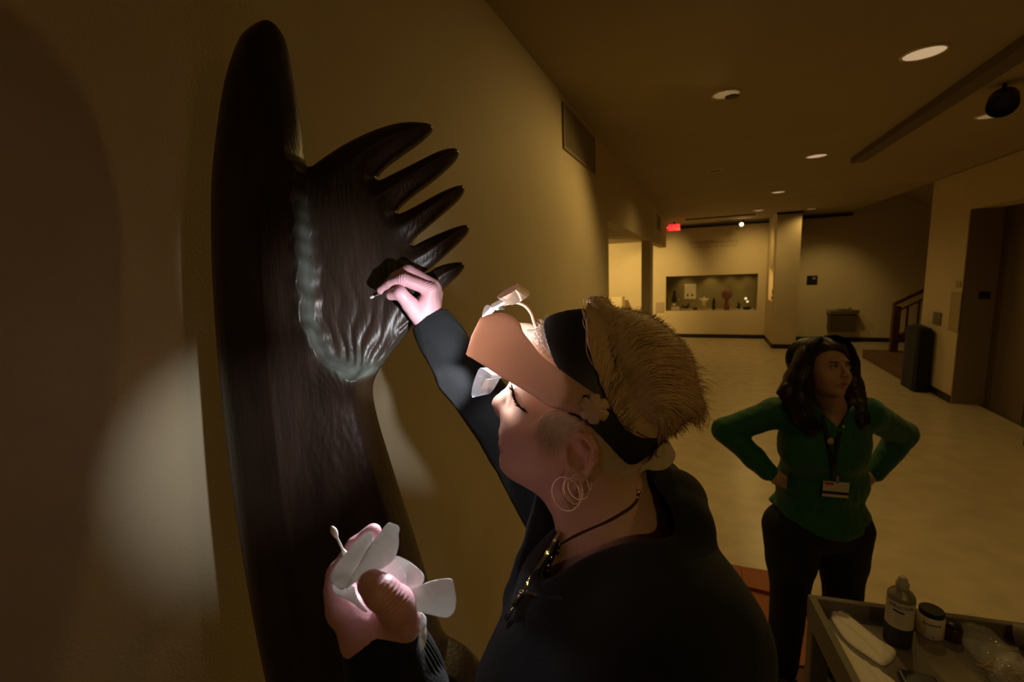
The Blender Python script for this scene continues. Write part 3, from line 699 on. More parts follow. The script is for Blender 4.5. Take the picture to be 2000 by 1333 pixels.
def nz(x, y, sx, sy, seed): return fbm(np.stack([x*sx, y*sy, 0*x], -1), 1.0, seed)
def zfront(x, y, d):
    D = .045; base = .036*np.sqrt(np.clip(1-(1-np.clip(d, 0, D)/D)**2, 0, 1))
    fin = 0; bowl = sdpoly(bowlpoly, x, y); bowl = bowl+(.0028*np.sin(y*95+1.5*nz(x, y, 8, 14, 3))+.0012*np.sin(y*210))*np.exp(-(bowl/.03)**2)
    t = np.clip(-bowl/.011, 0, 1)
    sc = .5+.5*np.sin(y*150+2*np.sin(x*60)+nz(x, y, 25, 40, 3)*2)
    le = np.clip((x-np.interp(-y, -LEFT[:, 1], LEFT[:, 0]))/.11, 0, 1)
    step = np.where(bowl > 0, 0, (t**1.3))*(.046*np.where(t < 1, 1, le)+.006*(sc-.5)*(t < 1)*(t > 0)); step = np.minimum(step, .008+.046*le)
    edge = np.clip(d/.02, 0, 1)
    up = np.clip((SF.one(600, 200)[1]-y)/.22, 0, 1); up = up*up*(3-2*up)
    z = base+step*edge*up
    # concave dish of the wing rising to lower left, with carved flutes fanning from the wrist
    cx, cy = SF.one(700, 790); rx, ry = x-cx, y-cy; r = np.hypot(rx, ry); th = np.arctan2(rx, ry)
    inb = np.clip(bowl/.012, 0, 1)*np.clip(d/.012, 0, 1)
    fl = np.abs(np.sin(th*23+1.8*nz(x, y, 30, 12, 5)+.6*np.sin(r*60+th*9)))**.8
    amp = .0062*np.exp(-((r-.075)/.045)**2)+.0016*np.exp(-((r-.17)/.10)**2)
    z += inb*amp*(fl-.5)
    bx, by = SF.one(745, 560); q = ((x-bx)/.12)**2+((y-by)/.15)**2
    z += inb*(-.013*np.exp(-q))
    # scalloped facets on the lit band
    band = np.exp(-((bowl+.008)/.010)**2)*up
    z += band*.004*(np.abs(np.sin(y*62+1.2*nz(x, y, 20, 20, 9)))-.5)*edge
    # wrist bumps just under the dish, rough tooling below
    wx, wy = SF.one(715, 735); q = np.exp(-(((x-wx)/.05)**2+((y-wy)/.028)**2))
    z += q*(.012+.004*np.abs(np.sin(th*20+2*nz(x, y, 40, 40, 2))))*np.clip(d/.012, 0, 1)
    lx, ly = SF.one(690, 860); q = np.exp(-(((x-lx)/.055)**2+((y-ly)/.10)**2))
    z += q*.0016*nz(x, y, 260, 200, 4)*np.clip(d/.012, 0, 1)
    z += .0012*nz(x, y, 30, 9, 6)*np.clip(d/.02, 0, 1)
    # long ridge of the blade
    q = SF.px([(500, 60), (505, 500), (535, 900), (640, 1333), (760, 2100)]); xr = np.interp(-y, -q[:, 1], q[:, 0])
    z += .004*np.exp(-np.abs(x-xr)/.030)*np.clip(d/.03, 0, 1)
    return z
def zback(x, y, d):
    D = .03; return -.010*np.sqrt(np.clip(1-(1-np.clip(d, 0, D)/D)**2, 0, 1))
V, Fs = puff(P2s, xs, ys, zfront, zback)
Wd = SF.w(V[:, 0], V[:, 1], V[:, 2]); zmin = Wd[:, 2].min()
bx, by = Wd[Wd[:, 2] < zmin+.1][:, :2].mean(0)
sculpt = empty('wood_sculpture', (bx, by, 0), 'tall dark carved wooden sculpture with clawed wing and upright blade', 'sculpture')
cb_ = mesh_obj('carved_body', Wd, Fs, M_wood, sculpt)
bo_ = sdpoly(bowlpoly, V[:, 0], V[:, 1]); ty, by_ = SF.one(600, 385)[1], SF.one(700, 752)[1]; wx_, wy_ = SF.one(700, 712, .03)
lit_m = np.exp(-((bo_+.005)/.0065)**2)*np.clip((ty-V[:, 1])/.02, 0, 1)*np.clip((V[:, 1]-by_)/.02, 0, 1)+.9*np.exp(-(((V[:, 0]-wx_)/.034)**2+((V[:, 1]-wy_)/.020)**2))*(bo_ > -.02)
lit_m = np.clip(lit_m*(.75+.25*nz(V[:, 0], V[:, 1], 90, 90, 12)), 0, 1)*(V[:, 2] > 0)
wood_c, lit_c = np.array((.036, .021, .015)), np.array((.105, .122, .104)); vcolor(cb_, wood_c*(1-lit_m[:, None])+lit_c*lit_m[:, None])  # lip and wrist painted paler green to stand in for LED light
M_wood2 = mat('dark_plinth_wood', (.036, .021, .015), .4)
B().box((bx-.28, by-.26, 0), (bx+.22, by+.22, .12), bev=.012).obj('plinth', M_wood2, sculpt)
B().lathe([(.10, .12), (.085, zmin*.5), (.08, zmin+.06)], T(bx, by, 0), 24).obj('stem', M_wood2, sculpt, smooth=True)
# small chips standing off the blade's carved lip
for (x, y) in ((596, 418), (602, 466), (613, 512), (600, 492)):
    u, v = SF.one(x, y); c = SF.w(u, v, .040)
    B().ball(c, (.0075, .0028, .0035), R=np.array([SF.u*.8+SF.v*.6, SF.n, SF.u*-.6+SF.v*.8]).T).obj('carved_chip', M_wood2, sculpt, smooth=True)

# ================================================================== CART
CT = .92
ct = empty('utility_cart', (.75, 1.5, 0), 'grey plastic utility cart with a lipped tray top at lower right', 'cart')
c0, c1, c2 = hit(1577, 1160, 2, CT), hit(1645, 1345, 2, CT), hit(2010, 1218, 2, CT)
# rectangular tray: corner c0, one side toward the camera, the other to the right
dx = (c2-c0); Lx = np.linalg.norm(dx); ex_ = dx/Lx; ey_ = np.array([ex_[1], -ex_[0], 0]); LW = .50; LX = .82
CM = Matrix(((ex_[0], ey_[0], 0, c0[0]), (ex_[1], ey_[1], 0, c0[1]), (0, 0, 1, 0), (0, 0, 0, 1)))
def cb(a, c, name, m, parent=ct, bev=.006, **kw): return B().box(a, c, CM, bev).obj(name, m, parent, **kw)
RH = .045
cb((.0, .0, CT-.10), (LX, LW, CT-RH), 'tray_floor', M_cart)
b = B(); b.box((0, 0, CT-RH-.03), (LX, .022, CT), CM, .004).box((0, LW-.022, CT-RH-.03), (LX, LW, CT), CM, .004).box((0.0005, .018, CT-RH-.03), (.0215, LW-.018, CT-.0006), CM).box((LX-.0215, .018, CT-RH-.03), (LX-.0005, LW-.018, CT-.0006), CM); b.obj('tray_rim', M_cart, ct)
cb((.0, .0, .22), (LX, LW, .29), 'lower_shelf', M_cart)
for (x, y) in ((.03, .03), (LX-.03, .03), (.03, LW-.03), (LX-.03, LW-.03)):
    B().box((x-.028, y-.028, .10), (x+.028, y+.028, CT-.05), CM, .008).obj('leg', M_cart, ct)
    w_ = B().lathe([(.045, -.014), (.05, -.01), (.05, .01), (.045, .014)], CM @ Matrix.Translation((x, y, .05)) @ Matrix.Rotation(math.pi/2, 4, 'X'), 20).obj('caster', M_black, ct, smooth=True)
def onT(x, y, z=CT-RH): return hit(x, y, 2, z)
# label-wrapped tin bottle
p = onT(1752, 1254); bo = empty('solvent_bottle', p, 'tall metal bottle with white and dark blue label on the cart', 'bottle')
MB = Matrix.Translation(p); M_tin = mat('tin', (.30, .28, .20), .4, metal=.5); M_lab = mat('label_paper', (.62, .52, .36), .7); M_labd = mat('label_dark', (.020, .022, .035), .6)
r0 = .034
B().lathe([(r0, 0), (r0, .158), (r0*.98, .162), (r0*.80, .172), (r0*.42, .178), (r0*.40, .182)], MB, 32).obj('can', M_tin, bo, smooth=True)
B().lathe([(r0+.0006, .004), (r0+.0006, .066)], MB, 32, False, False).obj('lower_label', M_labd, bo, smooth=True)
B().lathe([(r0+.0006, .066), (r0+.0006, .150)], MB, 32, False, False).obj('upper_label', M_lab, bo, smooth=True)
B().lathe([(.014, .178), (.016, .182), (.0165, .200), (.013, .205), (.011, .216), (.008, .220)], MB, 20).obj('cap', mat('cap_grey', (.45, .42, .33), .5), bo, smooth=True)
def wrap(s, size, a0, z, r, M, m, parent, name='lettering'):
    """lettering wrapped on a cylinder, a0 the angle it is centred on"""
    o = text(name, s, size, Matrix.Identity(4), m, None, .0004)
    V = np.empty(len(o.data.vertices)*3); o.data.vertices.foreach_get('co', V); V = V.reshape(-1, 3)
    a = a0+V[:, 0]/r; Wv = np.stack([(r+.0008+V[:, 2])*np.cos(a), (r+.0008+V[:, 2])*np.sin(a), z+V[:, 1]], 1)
    Wv = np.array([tuple(M @ Vector(q)) for q in Wv]); Fs = [f.vertices[:] for f in o.data.polygons]; me = o.data; bpy.data.objects.remove(o); bpy.data.meshes.remove(me)
    return mesh_obj(name, Wv, Fs, m, parent, False)
ang = math.atan2(EYE[1]-p[1], EYE[0]-p[0])
M_ink = mat('ink', (.04, .03, .025), .7)
wrap('ORGOSOL', .013, ang+.1, .137, r0, MB, M_ink, bo)
for k in range(5): wrap('- -- --- --', .006, ang, .112-.008*k, r0, MB, M_ink, bo)
V = []; n = 10
for k in range(n+1):
    a = ang-.45+.75*k/n
    for z in (.121, .127): V.append(tuple(MB @ Vector(((r0+.0012)*math.cos(a), (r0+.0012)*math.sin(a), z-.004*k/n))))
mesh_obj('label_bar', V, [(2*k, 2*k+2, 2*k+3, 2*k+1) for k in range(n)], M_black, bo)
# white jar with black lid
p = onT(1815, 1238); jo = empty('white_jar', p, 'short white jar with a black screw lid beside the bottle', 'jar'); MJ = Matrix.Translation(p)
B().lathe([(.031, 0), (.034, .004), (.034, .062), (.030, .069), (.028, .071)], MJ, 32).obj('jar_body', mat('jar_white', (.68, .58, .40), .4), jo, smooth=True)
autosmooth(B().lathe([(.0305, .070), (.031, .072), (.031, .083), (.029, .086), (.001, .086)], MJ, 32).obj('lid', M_black, jo))
ang2 = math.atan2(EYE[1]-p[1], EYE[0]-p[0])
wrap('Acryloid B', .010, ang2+.12, .052, .034, MJ, M_ink, jo); wrap('Jar', .006, ang2+.3, .014, .034, MJ, M_ink, jo)
# dark jar behind the bag
p = onT(1858, 1248); o = empty('dark_jar', p, 'dark reddish low jar right of the white jar', 'jar')
B().lathe([(.022, 0), (.024, .003), (.024, .040), (.022, .043)], Matrix.Translation(p), 24).obj('jar_body', mat('dark_red_glass', (.05, .012, .010), .25), o, smooth=True)
B().lathe([(.020, .043), (.020, .052), (.018, .054)], Matrix.Translation(p), 24).obj('lid', M_black, o, smooth=True)
# folded towels
def cloth_px(name, pts, zf, m, res=.004, th=.002, cr=1, **kw):
    q = np.array([onT(x, y)[:2] for x, y in pts]); q = chaikin(q, cr)
    if ((q[:, 0]*np.roll(q[:, 1], -1)-np.roll(q[:, 0], -1)*q[:, 1]).sum()) < 0: q = q[::-1]
    xs_ = np.arange(q[:, 0].min()-.005, q[:, 0].max()+.006, res); ys_ = np.arange(q[:, 1].min()-.005, q[:, 1].max()+.006, res)
    z0 = CT-RH
    V, Fs = puff(q, xs_, ys_, lambda x, y, d: z0+th+zf(x, y, d), lambda x, y, d: z0+.0003+0*x, lambda x, y: z0+th*.5+0*x)
    return mesh_obj(name, V, Fs, m, **kw)
def axis_fn(a_, c_):
    pa, pc = onT(*a_)[:2], onT(*c_)[:2]; t_ = (pc-pa)/np.linalg.norm(pc-pa)
    return lambda x, y: ((x-pa[0])*-t_[1]+(y-pa[1])*t_[0], (x-pa[0])*t_[0]+(y-pa[1])*t_[1])
AX1 = axis_fn((1640, 1205), (1735, 1288)); AX2 = axis_fn((1635, 1230), (1735, 1345))
def fold(ax_, hs):
    def f(x, y, d):
        c_, l_ = ax_(x, y); z = .004*np.clip(d/.006, 0, 1)
        for (c0_, w_, h_) in hs: z = z+h_*np.exp(-np.abs((c_-c0_-.01*np.sin(l_*18))/w_)**1.3)*np.clip(d/.006, 0, 1)
        return z+.0007*nz(x, y, 120, 120, 3)
    return f
cloth_px('folded_cloth', [(1616,1199),(1641,1195),(1645,1189),(1652,1196),(1676,1218),(1700,1243),(1735,1262),(1752,1271),(1748,1288),(1735,1300),(1726,1303),(1716,1300),(1690,1282),(1660,1262),(1640,1240)],
    fold(AX1, ((.012, .006, .007), (-.006, .004, .005), (-.020, .005, .006))), M_towel, .003, .003, label='folded white cloth lying on the cart tray, upper one', cat='cloth', group='cloths on the cart')
cloth_px('folded_cloth', [(1622,1225),(1650,1262),(1690,1295),(1730,1318),(1770,1350),(1685,1350),(1655,1305),(1632,1262),(1616,1222)],
    fold(AX2, ((.008, .005, .006), (-.010, .005, .005))), M_towel, .003, .002, label='folded white cloth lying on the cart tray, lower one at the tray edge', cat='cloth', group='cloths on the cart')
q = [onT(x, y) for x, y in ((1838, 1258), (1786, 1262), (1800, 1360), (1935, 1350))]
mesh_obj('paper_liner', [(p_[0], p_[1], CT-RH+.0005) for p_ in q]+[(p_[0], p_[1], CT-RH+.0015) for p_ in q], [(3, 2, 1, 0), (4, 5, 6, 7), (0, 1, 5, 4), (1, 2, 6, 5), (2, 3, 7, 6), (3, 0, 4, 7)], M_trayliner, None, False, label='flat tan liner sheet on the cart tray', cat='liner sheet')
# crumpled clear bags
def bag(pts, hgt, seed, label):
    q = np.array([onT(x, y)[:2] for x, y in pts]); q = chaikin(q, 1)
    if ((q[:, 0]*np.roll(q[:, 1], -1)-np.roll(q[:, 0], -1)*q[:, 1]).sum()) < 0: q = q[::-1]
    xs_ = np.arange(q[:, 0].min()-.005, q[:, 0].max()+.006, .004); ys_ = np.arange(q[:, 1].min()-.005, q[:, 1].max()+.006, .004); z0 = CT-RH
    V, Fs = puff(q, xs_, ys_, lambda x, y, d: z0+.004+hgt*np.sqrt(np.clip(d/.04, 0, 1))*(1+.35*nz(x, y, 70, 70, seed))+.004*np.abs(nz(x, y, 190, 160, seed+1)), lambda x, y, d: z0+.001+0*x, lambda x, y: z0+.003+0*x)
    return mesh_obj('plastic_bag', V, Fs, M_film, None, False, label=label, cat='plastic bag', group='clear bags on the cart')
bag([(1845,1212),(1885,1204),(1915,1212),(1945,1245),(1990,1290),(2000,1345),(1950,1345),(1925,1310),(1890,1275)], .03, 3, 'crumpled clear plastic bag lying behind the jars on the cart')
bag([(1925,1290),(1960,1284),(2000,1300),(2040,1345),(1935,1345)], .045, 8, 'crumpled clear bag of yellowish swabs at the lower right tray corner')
p = onT(1962, 1325); b = B()
for k in range(60):
    a = RNG.random()*6.28; q = p+np.array([RNG.normal()*.02, RNG.normal()*.015, .006+RNG.random()*.025]); dd = np.array([math.cos(a), math.sin(a), RNG.normal()*.2])*.03
    b.tube([q-dd, q+dd], .0011, 5)
b.obj('swab_sticks', mat('birch_stick', (.45, .33, .17), .7), kind='stuff', label='bundle of pale wooden swab sticks inside the clear bag', cat='swabs')
p = onT(1800, 1338); B().box(p+np.array([-.05, -.035, 0]), p+np.array([.035, .02, .02]), bev=.006).obj('black_case', M_black, label='small black case at the bottom edge of the cart tray', cat='case')
p = onT(1995, 1262); o = empty('masking_tape', p, 'roll of tape standing at the right end of the cart tray', 'tape roll')
mx = Matrix.Translation(p+np.array([0, 0, .034])) @ Matrix.Rotation(math.radians(70), 4, 'Y') @ Matrix.Rotation(.6, 4, 'X')
B().lathe([(.024, -.012), (.034, -.012), (.034, .012), (.024, .012), (.024, -.012)], mx, 28, False, False).obj('tape', M_cart, o, smooth=False)
B().lathe([(.0225, -.0125), (.024, -.0125), (.024, .0125), (.0225, .0125), (.0225, -.0125)], mx, 28, False, False).obj('core', M_card, o, smooth=False)
# ================================================================== CONSERVATOR (near figure)
HF = Frame(1120, 830, .57, tilt=(-.12, -.13))
def Hl(x, y, n=0): u, v = HF.one(x, y, n); return np.array([u, v, n])
def Hw(x, y, n=0): q = Hl(x, y, n); return HF.w(q[0], q[1], q[2])
def L3(wp): return HF.loc(wp)
def toW(V): return HF.w(V[:, 0], V[:, 1], V[:, 2])
def topx(Wp):
    q = Wp-EYE; z = q@CZ; return 1000+F*(q@CX)/z, 666.5-F*(q@CY)/z, z
face_px = [(1024,672),(1012,703),(1005,730),(999,748),(988,760),(976,768.6),(966,777.6),(961.5,787),(963.5,795),(970,802),(978,811),(985,818.5),(985.5,824),(981,830),(977.5,838),(977.5,845),(981,852),(980,857),(977.5,862),(977,867),(980,873),(984,879),(981.6,884),(978,891),(977,900),(980,913),(988,925),(1003,935),(1021,943),(1040,952),(1060,966),
 (1100,990),(1160,1000),(1215,985),(1250,955),(1252,918),(1268,890),(1288,850),(1298,795),(1292,730),(1262,662),(1212,622),(1150,607),(1100,613),(1062,632),(1040,650)]
FP = chaikin(HF.px(face_px), 1)
UG = inflate(FP, .0022, 420); SU = .079**2/UG[2].max()
def gauss(x, y, px, py, s): a, b = HF.one(px, py); return np.exp(-((x-a)**2+(y-b)**2)/(2*s*s))
def HU(x, y):
    U = SU*bil(UG, x, y)
    U = np.where(U > 0, U*(1+.35*gauss(x, y, 1060, 860, .018))-.0010*gauss(x, y, 1008, 786, .0085)+.0006*gauss(x, y, 1040, 820, .014), U)
    U = U-.00035*gauss(x, y, 1010, 868, .006)+.00022*gauss(x, y, 1006, 835, .010)
    return U
def HWd(x, y, pad=0): return np.sqrt(np.maximum(HU(x, y)+pad, 1e-8))
lo = np.array([HF.px([(950, 1130)])[0][0], HF.px([(1100, 1190)])[0][1], -.16]); hi = np.array([HF.px([(1345, 600)])[0][0], HF.px([(1100, 590)])[0][1], .13])
hd = SDF(lo, hi, .0019)
gx, gy, gn = [hd.lo[i]+hd.h*np.arange(hd.n[i]) for i in range(3)]
XX, YY = np.meshgrid(gx, gy, indexing='ij'); UU = HU(XX, YY); gU, gV = np.gradient(UU, hd.h); GG = (gU**2+gV**2)/4
hd.D = ((gn[None, None, :]**2-UU[..., None])/(2*np.sqrt(gn[None, None, :]**2+GG[..., None])+.004))
hd.chain([Hl(1155, 890), Hl(1158, 945), Hl(1208, 1030), Hl(1235, 1100)], [.050, .055, .063, .078], k=.022)
hd.cap(Hl(1232, 1100, .01), Hl(1300, 1230, .09), .045, .045, k=.03); hd.cap(Hl(1235, 1100, -.02), Hl(1195, 1160, -.10), .045, .045, k=.03)
hd.chain([Hl(1190, 1080, .0), Hl(1150, 1140, .0), Hl(1160, 1260, 0)], [.058, .066, .075], k=.03)
hd.cap(Hl(1100, 990, .045), Hl(1130, 1100, .035), .008, .010, k=.03)
# cheek, jaw, nose wing, eyelids
hd.ell(Hl(981, 804, .0135), (.0085, .0075, .006), k=.005)
nst = Hl(977, 808, .009); hd.ell(nst, (.004, .003, .0035), k=.002, sub=True)
eye = Hl(1010, 788, .030); hd.ell(eye, (.0115, .0125, .0115), k=.004)
hd.cap(Hl(1003, 776, .0425), Hl(1016, 797, .0425), .0012, k=.0015, sub=True)
# lips
hd.cap(Hl(981.5, 852, .006), Hl(996, 868, .020), .0042, .003, k=.004); hd.cap(Hl(981, 866, .006), Hl(996, 876, .018), .0050, .003, k=.004)
hd.cap(Hl(981, 857, -.006), Hl(1000, 874, .025), .0015, .0012, k=.003, sub=True)
# ear
ne = float(HWd(*HF.one(1130, 890)))
E_ = lambda x, y, n: Hl(x, y, ne+n)
hd.ell(E_(1131, 893, .003), (.017, .030, .008), R=np.array([[.93, .36, 0], [-.36, .93, 0], [0, 0, 1]]), k=.006)
hel = [E_(1118, 880, .004), E_(1121, 860, .008), E_(1134, 851, .012), E_(1150, 857, .015), E_(1161, 876, .017), E_(1162, 900, .016), E_(1154, 920, .013), E_(1142, 934, .010), E_(1130, 938, .008)]
hd.chain(hel, [.0028, .0036, .0042, .0045, .0046, .0044, .0042, .0042, .0045], k=.002)
hd.chain([E_(1133, 868, .009), E_(1146, 884, .012), E_(1147, 904, .012), E_(1136, 918, .010)], [.003, .0042, .0042, .004], k=.003)
hd.ell(E_(1119, 931, .004), (.012, .009, .005), k=.004); hd.ell(E_(1110, 903, .006), (.005, .007, .005), k=.004)
hd.ell(E_(1127, 893, .010), (.0095, .015, .0075), R=np.array([[.95, .3, 0], [-.3, .95, 0], [0, 0, 1]]), k=.003, sub=True)
hd.chain([E_(1138, 861, .017), E_(1151, 873, .0205), E_(1153, 897, .0195), E_(1146, 915, .0165)], [.0016, .002, .002, .0016], k=.002, sub=True)
V, Q = hd.mesh(); V = smoothV(V, Q, 2, .45)
def regcol(V, base, lip, spots):
    c = np.tile(np.array(base), (len(V), 1))
    for (px, py, n, s, col, a) in spots:
        q = Hl(px, py, n); wgt = a*np.exp(-((V-q)**2).sum(1)/(2*s*s)); c = c*(1-wgt[:, None])+np.array(col)*wgt[:, None]
    return c
lip_poly = HF.px([(976, 856), (980, 852), (988, 860), (998, 872), (990, 880), (983, 880), (976, 870)])
base = (.66, .40, .29)
cc = regcol(V, base, None, [(1040, 840, .06, .016, (.66, .30, .22), .6), (965, 790, 0, .01, (.68, .34, .27), .5), (1150, 880, ne+.015, .016, (.62, .26, .18), .5), (1014, 793, .042, .006, (.40, .22, .17), .6)])
lw = np.clip(sdpoly(lip_poly, V[:, 0], V[:, 1])/.001+.5, 0, 1)*(V[:, 2] > -.03); cc = cc*(1-lw[:, None])+np.array((.55, .20, .19))*lw[:, None]
# ground under her feet: a step platform out of frame
neckW = Hw(1212, 1333, 0); GX, GY = neckW[0]+.03, neckW[1]+.02
PLAT = .36
person = empty('person', (GX, GY, PLAT), 'person with short blond hair in a black hoodie and pink gloves swabbing the sculpture', 'person')
bd = SDF((GX-.35, GY-.35, PLAT), (GX+.4, GY+.35, 1.78), .012)
HIPZ = 1.14
bd.cap(Hw(1230, 1100), neckW, .07, .10, k=.03); bd.cap(neckW, (GX, GY, HIPZ+.02), .10, .12, k=.05)
dR = np.array([math.cos(.35), math.sin(.35), 0])      # toward her back
side = np.array([-dR[1], dR[0], 0])
for sgn in (-1, 1):
    hp = np.array([GX, GY, HIPZ])+side*.085*sgn; kn = np.array([GX-.03, GY, .76])+side*.10*sgn; an = np.array([GX+.02, GY, PLAT+.08])+side*.11*sgn
    bd.chain([hp, kn, an], [.085, .055, .038], k=.03)
V2, Q2 = bd.mesh()
SHN = Hw(1325, 1255, .125); WRN = P(748, 1265, .40); ELN = P(880, 1680, .46)
SHF = Hw(1135, 1075, -.15); ELF = P(1003, 862, .815); WRF = P(836, 622, .835)
ar = SDF(np.minimum.reduce([SHN, WRN, ELN, SHF, ELF, WRF])-.06, np.maximum.reduce([SHN, WRN, ELN, SHF, ELF, WRF])+.06, .010)
mid = Hw(1230, 1120)
for S_, E2, W_ in ((SHN, ELN, WRN), (SHF, ELF, WRF)): ar.chain([mid, S_, E2, W_], [.05, .045, .034, .022], k=.01)
V3, Q3 = ar.mesh()
Va = np.vstack([toW(V), V2, V3]); Qa = np.vstack([Q, Q2+len(V), Q3+len(V)+len(V2)])
body = mesh_obj('body', Va, Qa, M_skin, person)
vcolor(body, np.vstack([cc, np.tile(np.array(base), (len(V2)+len(V3), 1))]))
# ---------------------------------------------------------------- hoodie
hlo = np.array([Hl(940, 1333, -.1)[0]-.08, Hl(1200, 1333)[1]-.42, -.30]); hhi = np.array([Hl(1490, 1200)[0]+.10, Hl(1200, 895)[1], .26])
ho = SDF(hlo, hhi, .005)
down = L3(neckW+np.array([0, 0, -1.0]))-L3(neckW)
c0 = Hl(1225, 1333, 0)
ho.chain([Hl(1235, 1110, 0), Hl(1240, 1200, .0), c0, c0+down*.18, c0+down*.36], [.085, .118, .150, .150, .158], k=.04)
ho.chain([Hl(1255, 1110, .03), Hl(1305, 1180, .09), Hl(1330, 1262, .125)], [.07, .066, .072], k=.04)
ho.chain([Hl(1200, 1100, -.05), SHF_l := L3(SHF)], [.07, .062], k=.04)
ho.cap(Hl(1135, 1180, .05), Hl(1140, 1333, .04), .07, .12, k=.05); ho.cap(Hl(1130, 1110, -.07), Hl(1120, 1333, -.08), .055, .115, k=.04)
ho.chain([L3(SHN), L3(ELN*.5+SHN*.5), L3(ELN), L3(WRN*.8+ELN*.2), L3(WRN)], [.070, .062, .055, .040, .035], k=.03)
# bunched hood behind the neck and the standing front collar
ho.chain([Hl(1262, 925, -.07), Hl(1288, 940, -.02), Hl(1318, 975, .03), Hl(1330, 1030, .07)], [.022, .026, .030, .034], k=.02)
ho.chain([Hl(1076, 978, -.070), Hl(1072, 1030, -.06), Hl(1050, 1110, -.035), Hl(1025, 1170, -.01)], [.019, .029, .030, .028], k=.02)
ho.chain([Hl(1165, 990, -.095), Hl(1076, 978, -.070)], [.03, .019], k=.02); ho.chain([Hl(1262, 925, -.07), Hl(1165, 990, -.095)], [.022, .03], k=.02)
# cut the neck opening
nk = [(1108, 1010), (1104.5, 1032), (1078, 1075), (1052, 1143), (1080, 1128), (1130, 1095), (1180, 1073), (1230, 1058), (1262, 1052), (1316, 1054), (1320, 1020), (1310, 990), (1285, 955), (1258, 922), (1235, 860), (1080, 860), (1040, 930), (1054, 962), (1077, 987)]
ax = [ho.lo[i]+ho.h*np.arange(ho.n[i]) for i in range(3)]
sel = ax[2] > -.045
G3 = np.stack(np.meshgrid(ax[0], ax[1], ax[2][sel], indexing='ij'), -1)
qx, qy, qz = topx(HF.o+G3[..., :1]*HF.u+G3[..., 1:2]*HF.v+G3[..., 2:]*HF.n)
dd = sdpoly(chaikin(nk, 1), qx, qy)*qz/F
ho.D[:, :, sel] = np.maximum(ho.D[:, :, sel], np.minimum(dd, (G3[..., 2]+.045)*1.0+0*dd))
# trunk space for the neck itself (hollow)
ho.chain([Hl(1158, 945), Hl(1208, 1030), Hl(1233, 1095)], [.060, .067, .066], sub=True)
V, Q = ho.mesh(); V = smoothV(V, Q, 2, .5)
Wv = toW(V); nrm = fbm(Wv, 34, 21)*.0045+fbm(Wv, 80, 5)*.0015; cen = L3(np.array([GX, GY, 1.5])); dirn = (V-np.array([cen[0], V[:, 1].mean(), cen[2]])*np.array([1, 0, 1])-np.array([0, 1, 0])*V[:, 1:2]); dirn /= np.linalg.norm(dirn, axis=1, keepdims=True)+1e-6
V = V+dirn*nrm[:, None]*.6
hood = mesh_obj('hoodie', toW(V), Q, M_hoodie, person)
# far sleeve as its own smooth piece of the hoodie mesh family
slv = SDF(np.minimum.reduce([SHF, ELF, WRF])-.10, np.maximum.reduce([SHF, ELF, WRF])+.10, .004)
mP = P(905, 730, .82); cP = P(852, 645, .835)
slv.chain([SHF, ELF, mP, cP], [.060, .052, .047, .040], k=.02)
V, Q = slv.mesh(); nn = fbm(V, 45, 3)*.0016+fbm(V*np.array([1, 1, 2.5]), 60, 8)*.0012
axd = (cP-ELF)/np.linalg.norm(cP-ELF); rel = V-ELF; rel = rel-(rel@axd)[:, None]*axd; rel /= np.linalg.norm(rel, axis=1, keepdims=True)+1e-6
mesh_obj('sleeve', V+rel*nn[:, None], Q, M_hoodie, person)
def cuff(a, c, r0, r1, ribs, nm='cuff', segs=16):
    a, c = np.array(a), np.array(c); t = (c-a)/np.linalg.norm(c-a); e = np.cross(t, [0, 0, 1.0]); e /= np.linalg.norm(e); g = np.cross(t, e)
    n = ribs*6; V = []
    for i in range(segs+1):
        s_ = i/segs; r = r0+(r1-r0)*s_+.003*math.sin(math.pi*s_)
        if i == 0: r -= .004
        for k in range(n):
            th = 2*math.pi*k/n; rr = r+.0007*math.cos(ribs*th)*(i > 0)
            V.append(a+(c-a)*s_+rr*(math.cos(th)*e+math.sin(th)*g))
    Fs = [(i*n+k, i*n+(k+1) % n, (i+1)*n+(k+1) % n, (i+1)*n+k) for i in range(segs) for k in range(n)]
    return mesh_obj(nm, V, Fs, M_hoodie, person, True)
cuff(P(837, 621, .835), P(874, 680, .835), .0345, .0435, 46)
cuff(P(751, 1258, .405), P(795, 1370, .42), .0335, .040, 46)
# zippers: main zip along the far front edge, small chest zip
def zipper(pts, n, name, m=M_silver):
    pts = catmull(pts, 12); b = B(); L = np.linalg.norm(np.diff(pts, axis=0), axis=1); cs = np.r_[0, np.cumsum(L)]; b2 = B()
    for k in range(n):
        s_ = cs[-1]*(k+.5)/n; p = np.array([np.interp(s_, cs, pts[:, j]) for j in range(3)]); q = np.array([np.interp(min(s_+.002, cs[-1]), cs, pts[:, j]) for j in range(3)])-p
        q /= np.linalg.norm(q)+1e-9; e = np.cross(q, HF.n); e /= np.linalg.norm(e)
        sgn = 1 if k % 2 else -1
        M_ = axM(p+e*.0007*sgn, e, q, np.cross(e, q)); b2.box((-.0014, -.0006, -.0008), (.0014, .0006, .0008), M_)
    o = b2.obj(name, m, person, kind='stuff'); return o
def onhood(x, y, off=.0015, z0=.36):
    for z in np.arange(z0, .9, .001):
        i = np.round((L3(P(x, y, z))-ho.lo)/ho.h).astype(int)
        if (i >= 0).all() and (i < ho.n).all() and ho.D[tuple(i)] < .001: return P(x, y, z-off)
    return P(x, y, .62)
zp = [onhood(*q) for q in ((1098, 1030), (1084, 1054), (1070, 1078), (1054, 1104), (1040, 1126), (1026, 1148), (1018, 1160))]
zipper(zp, 84, 'zipper_teeth')
zq = [onhood(*q, .004) for q in ((1019, 1158), (1010, 1172), (1004, 1184), (996, 1198), (989, 1209))]
B().tube(zq[:3], .0022, 8).ball(zq[0], .0034).obj('zipper_pull', M_silver, person, smooth=True)
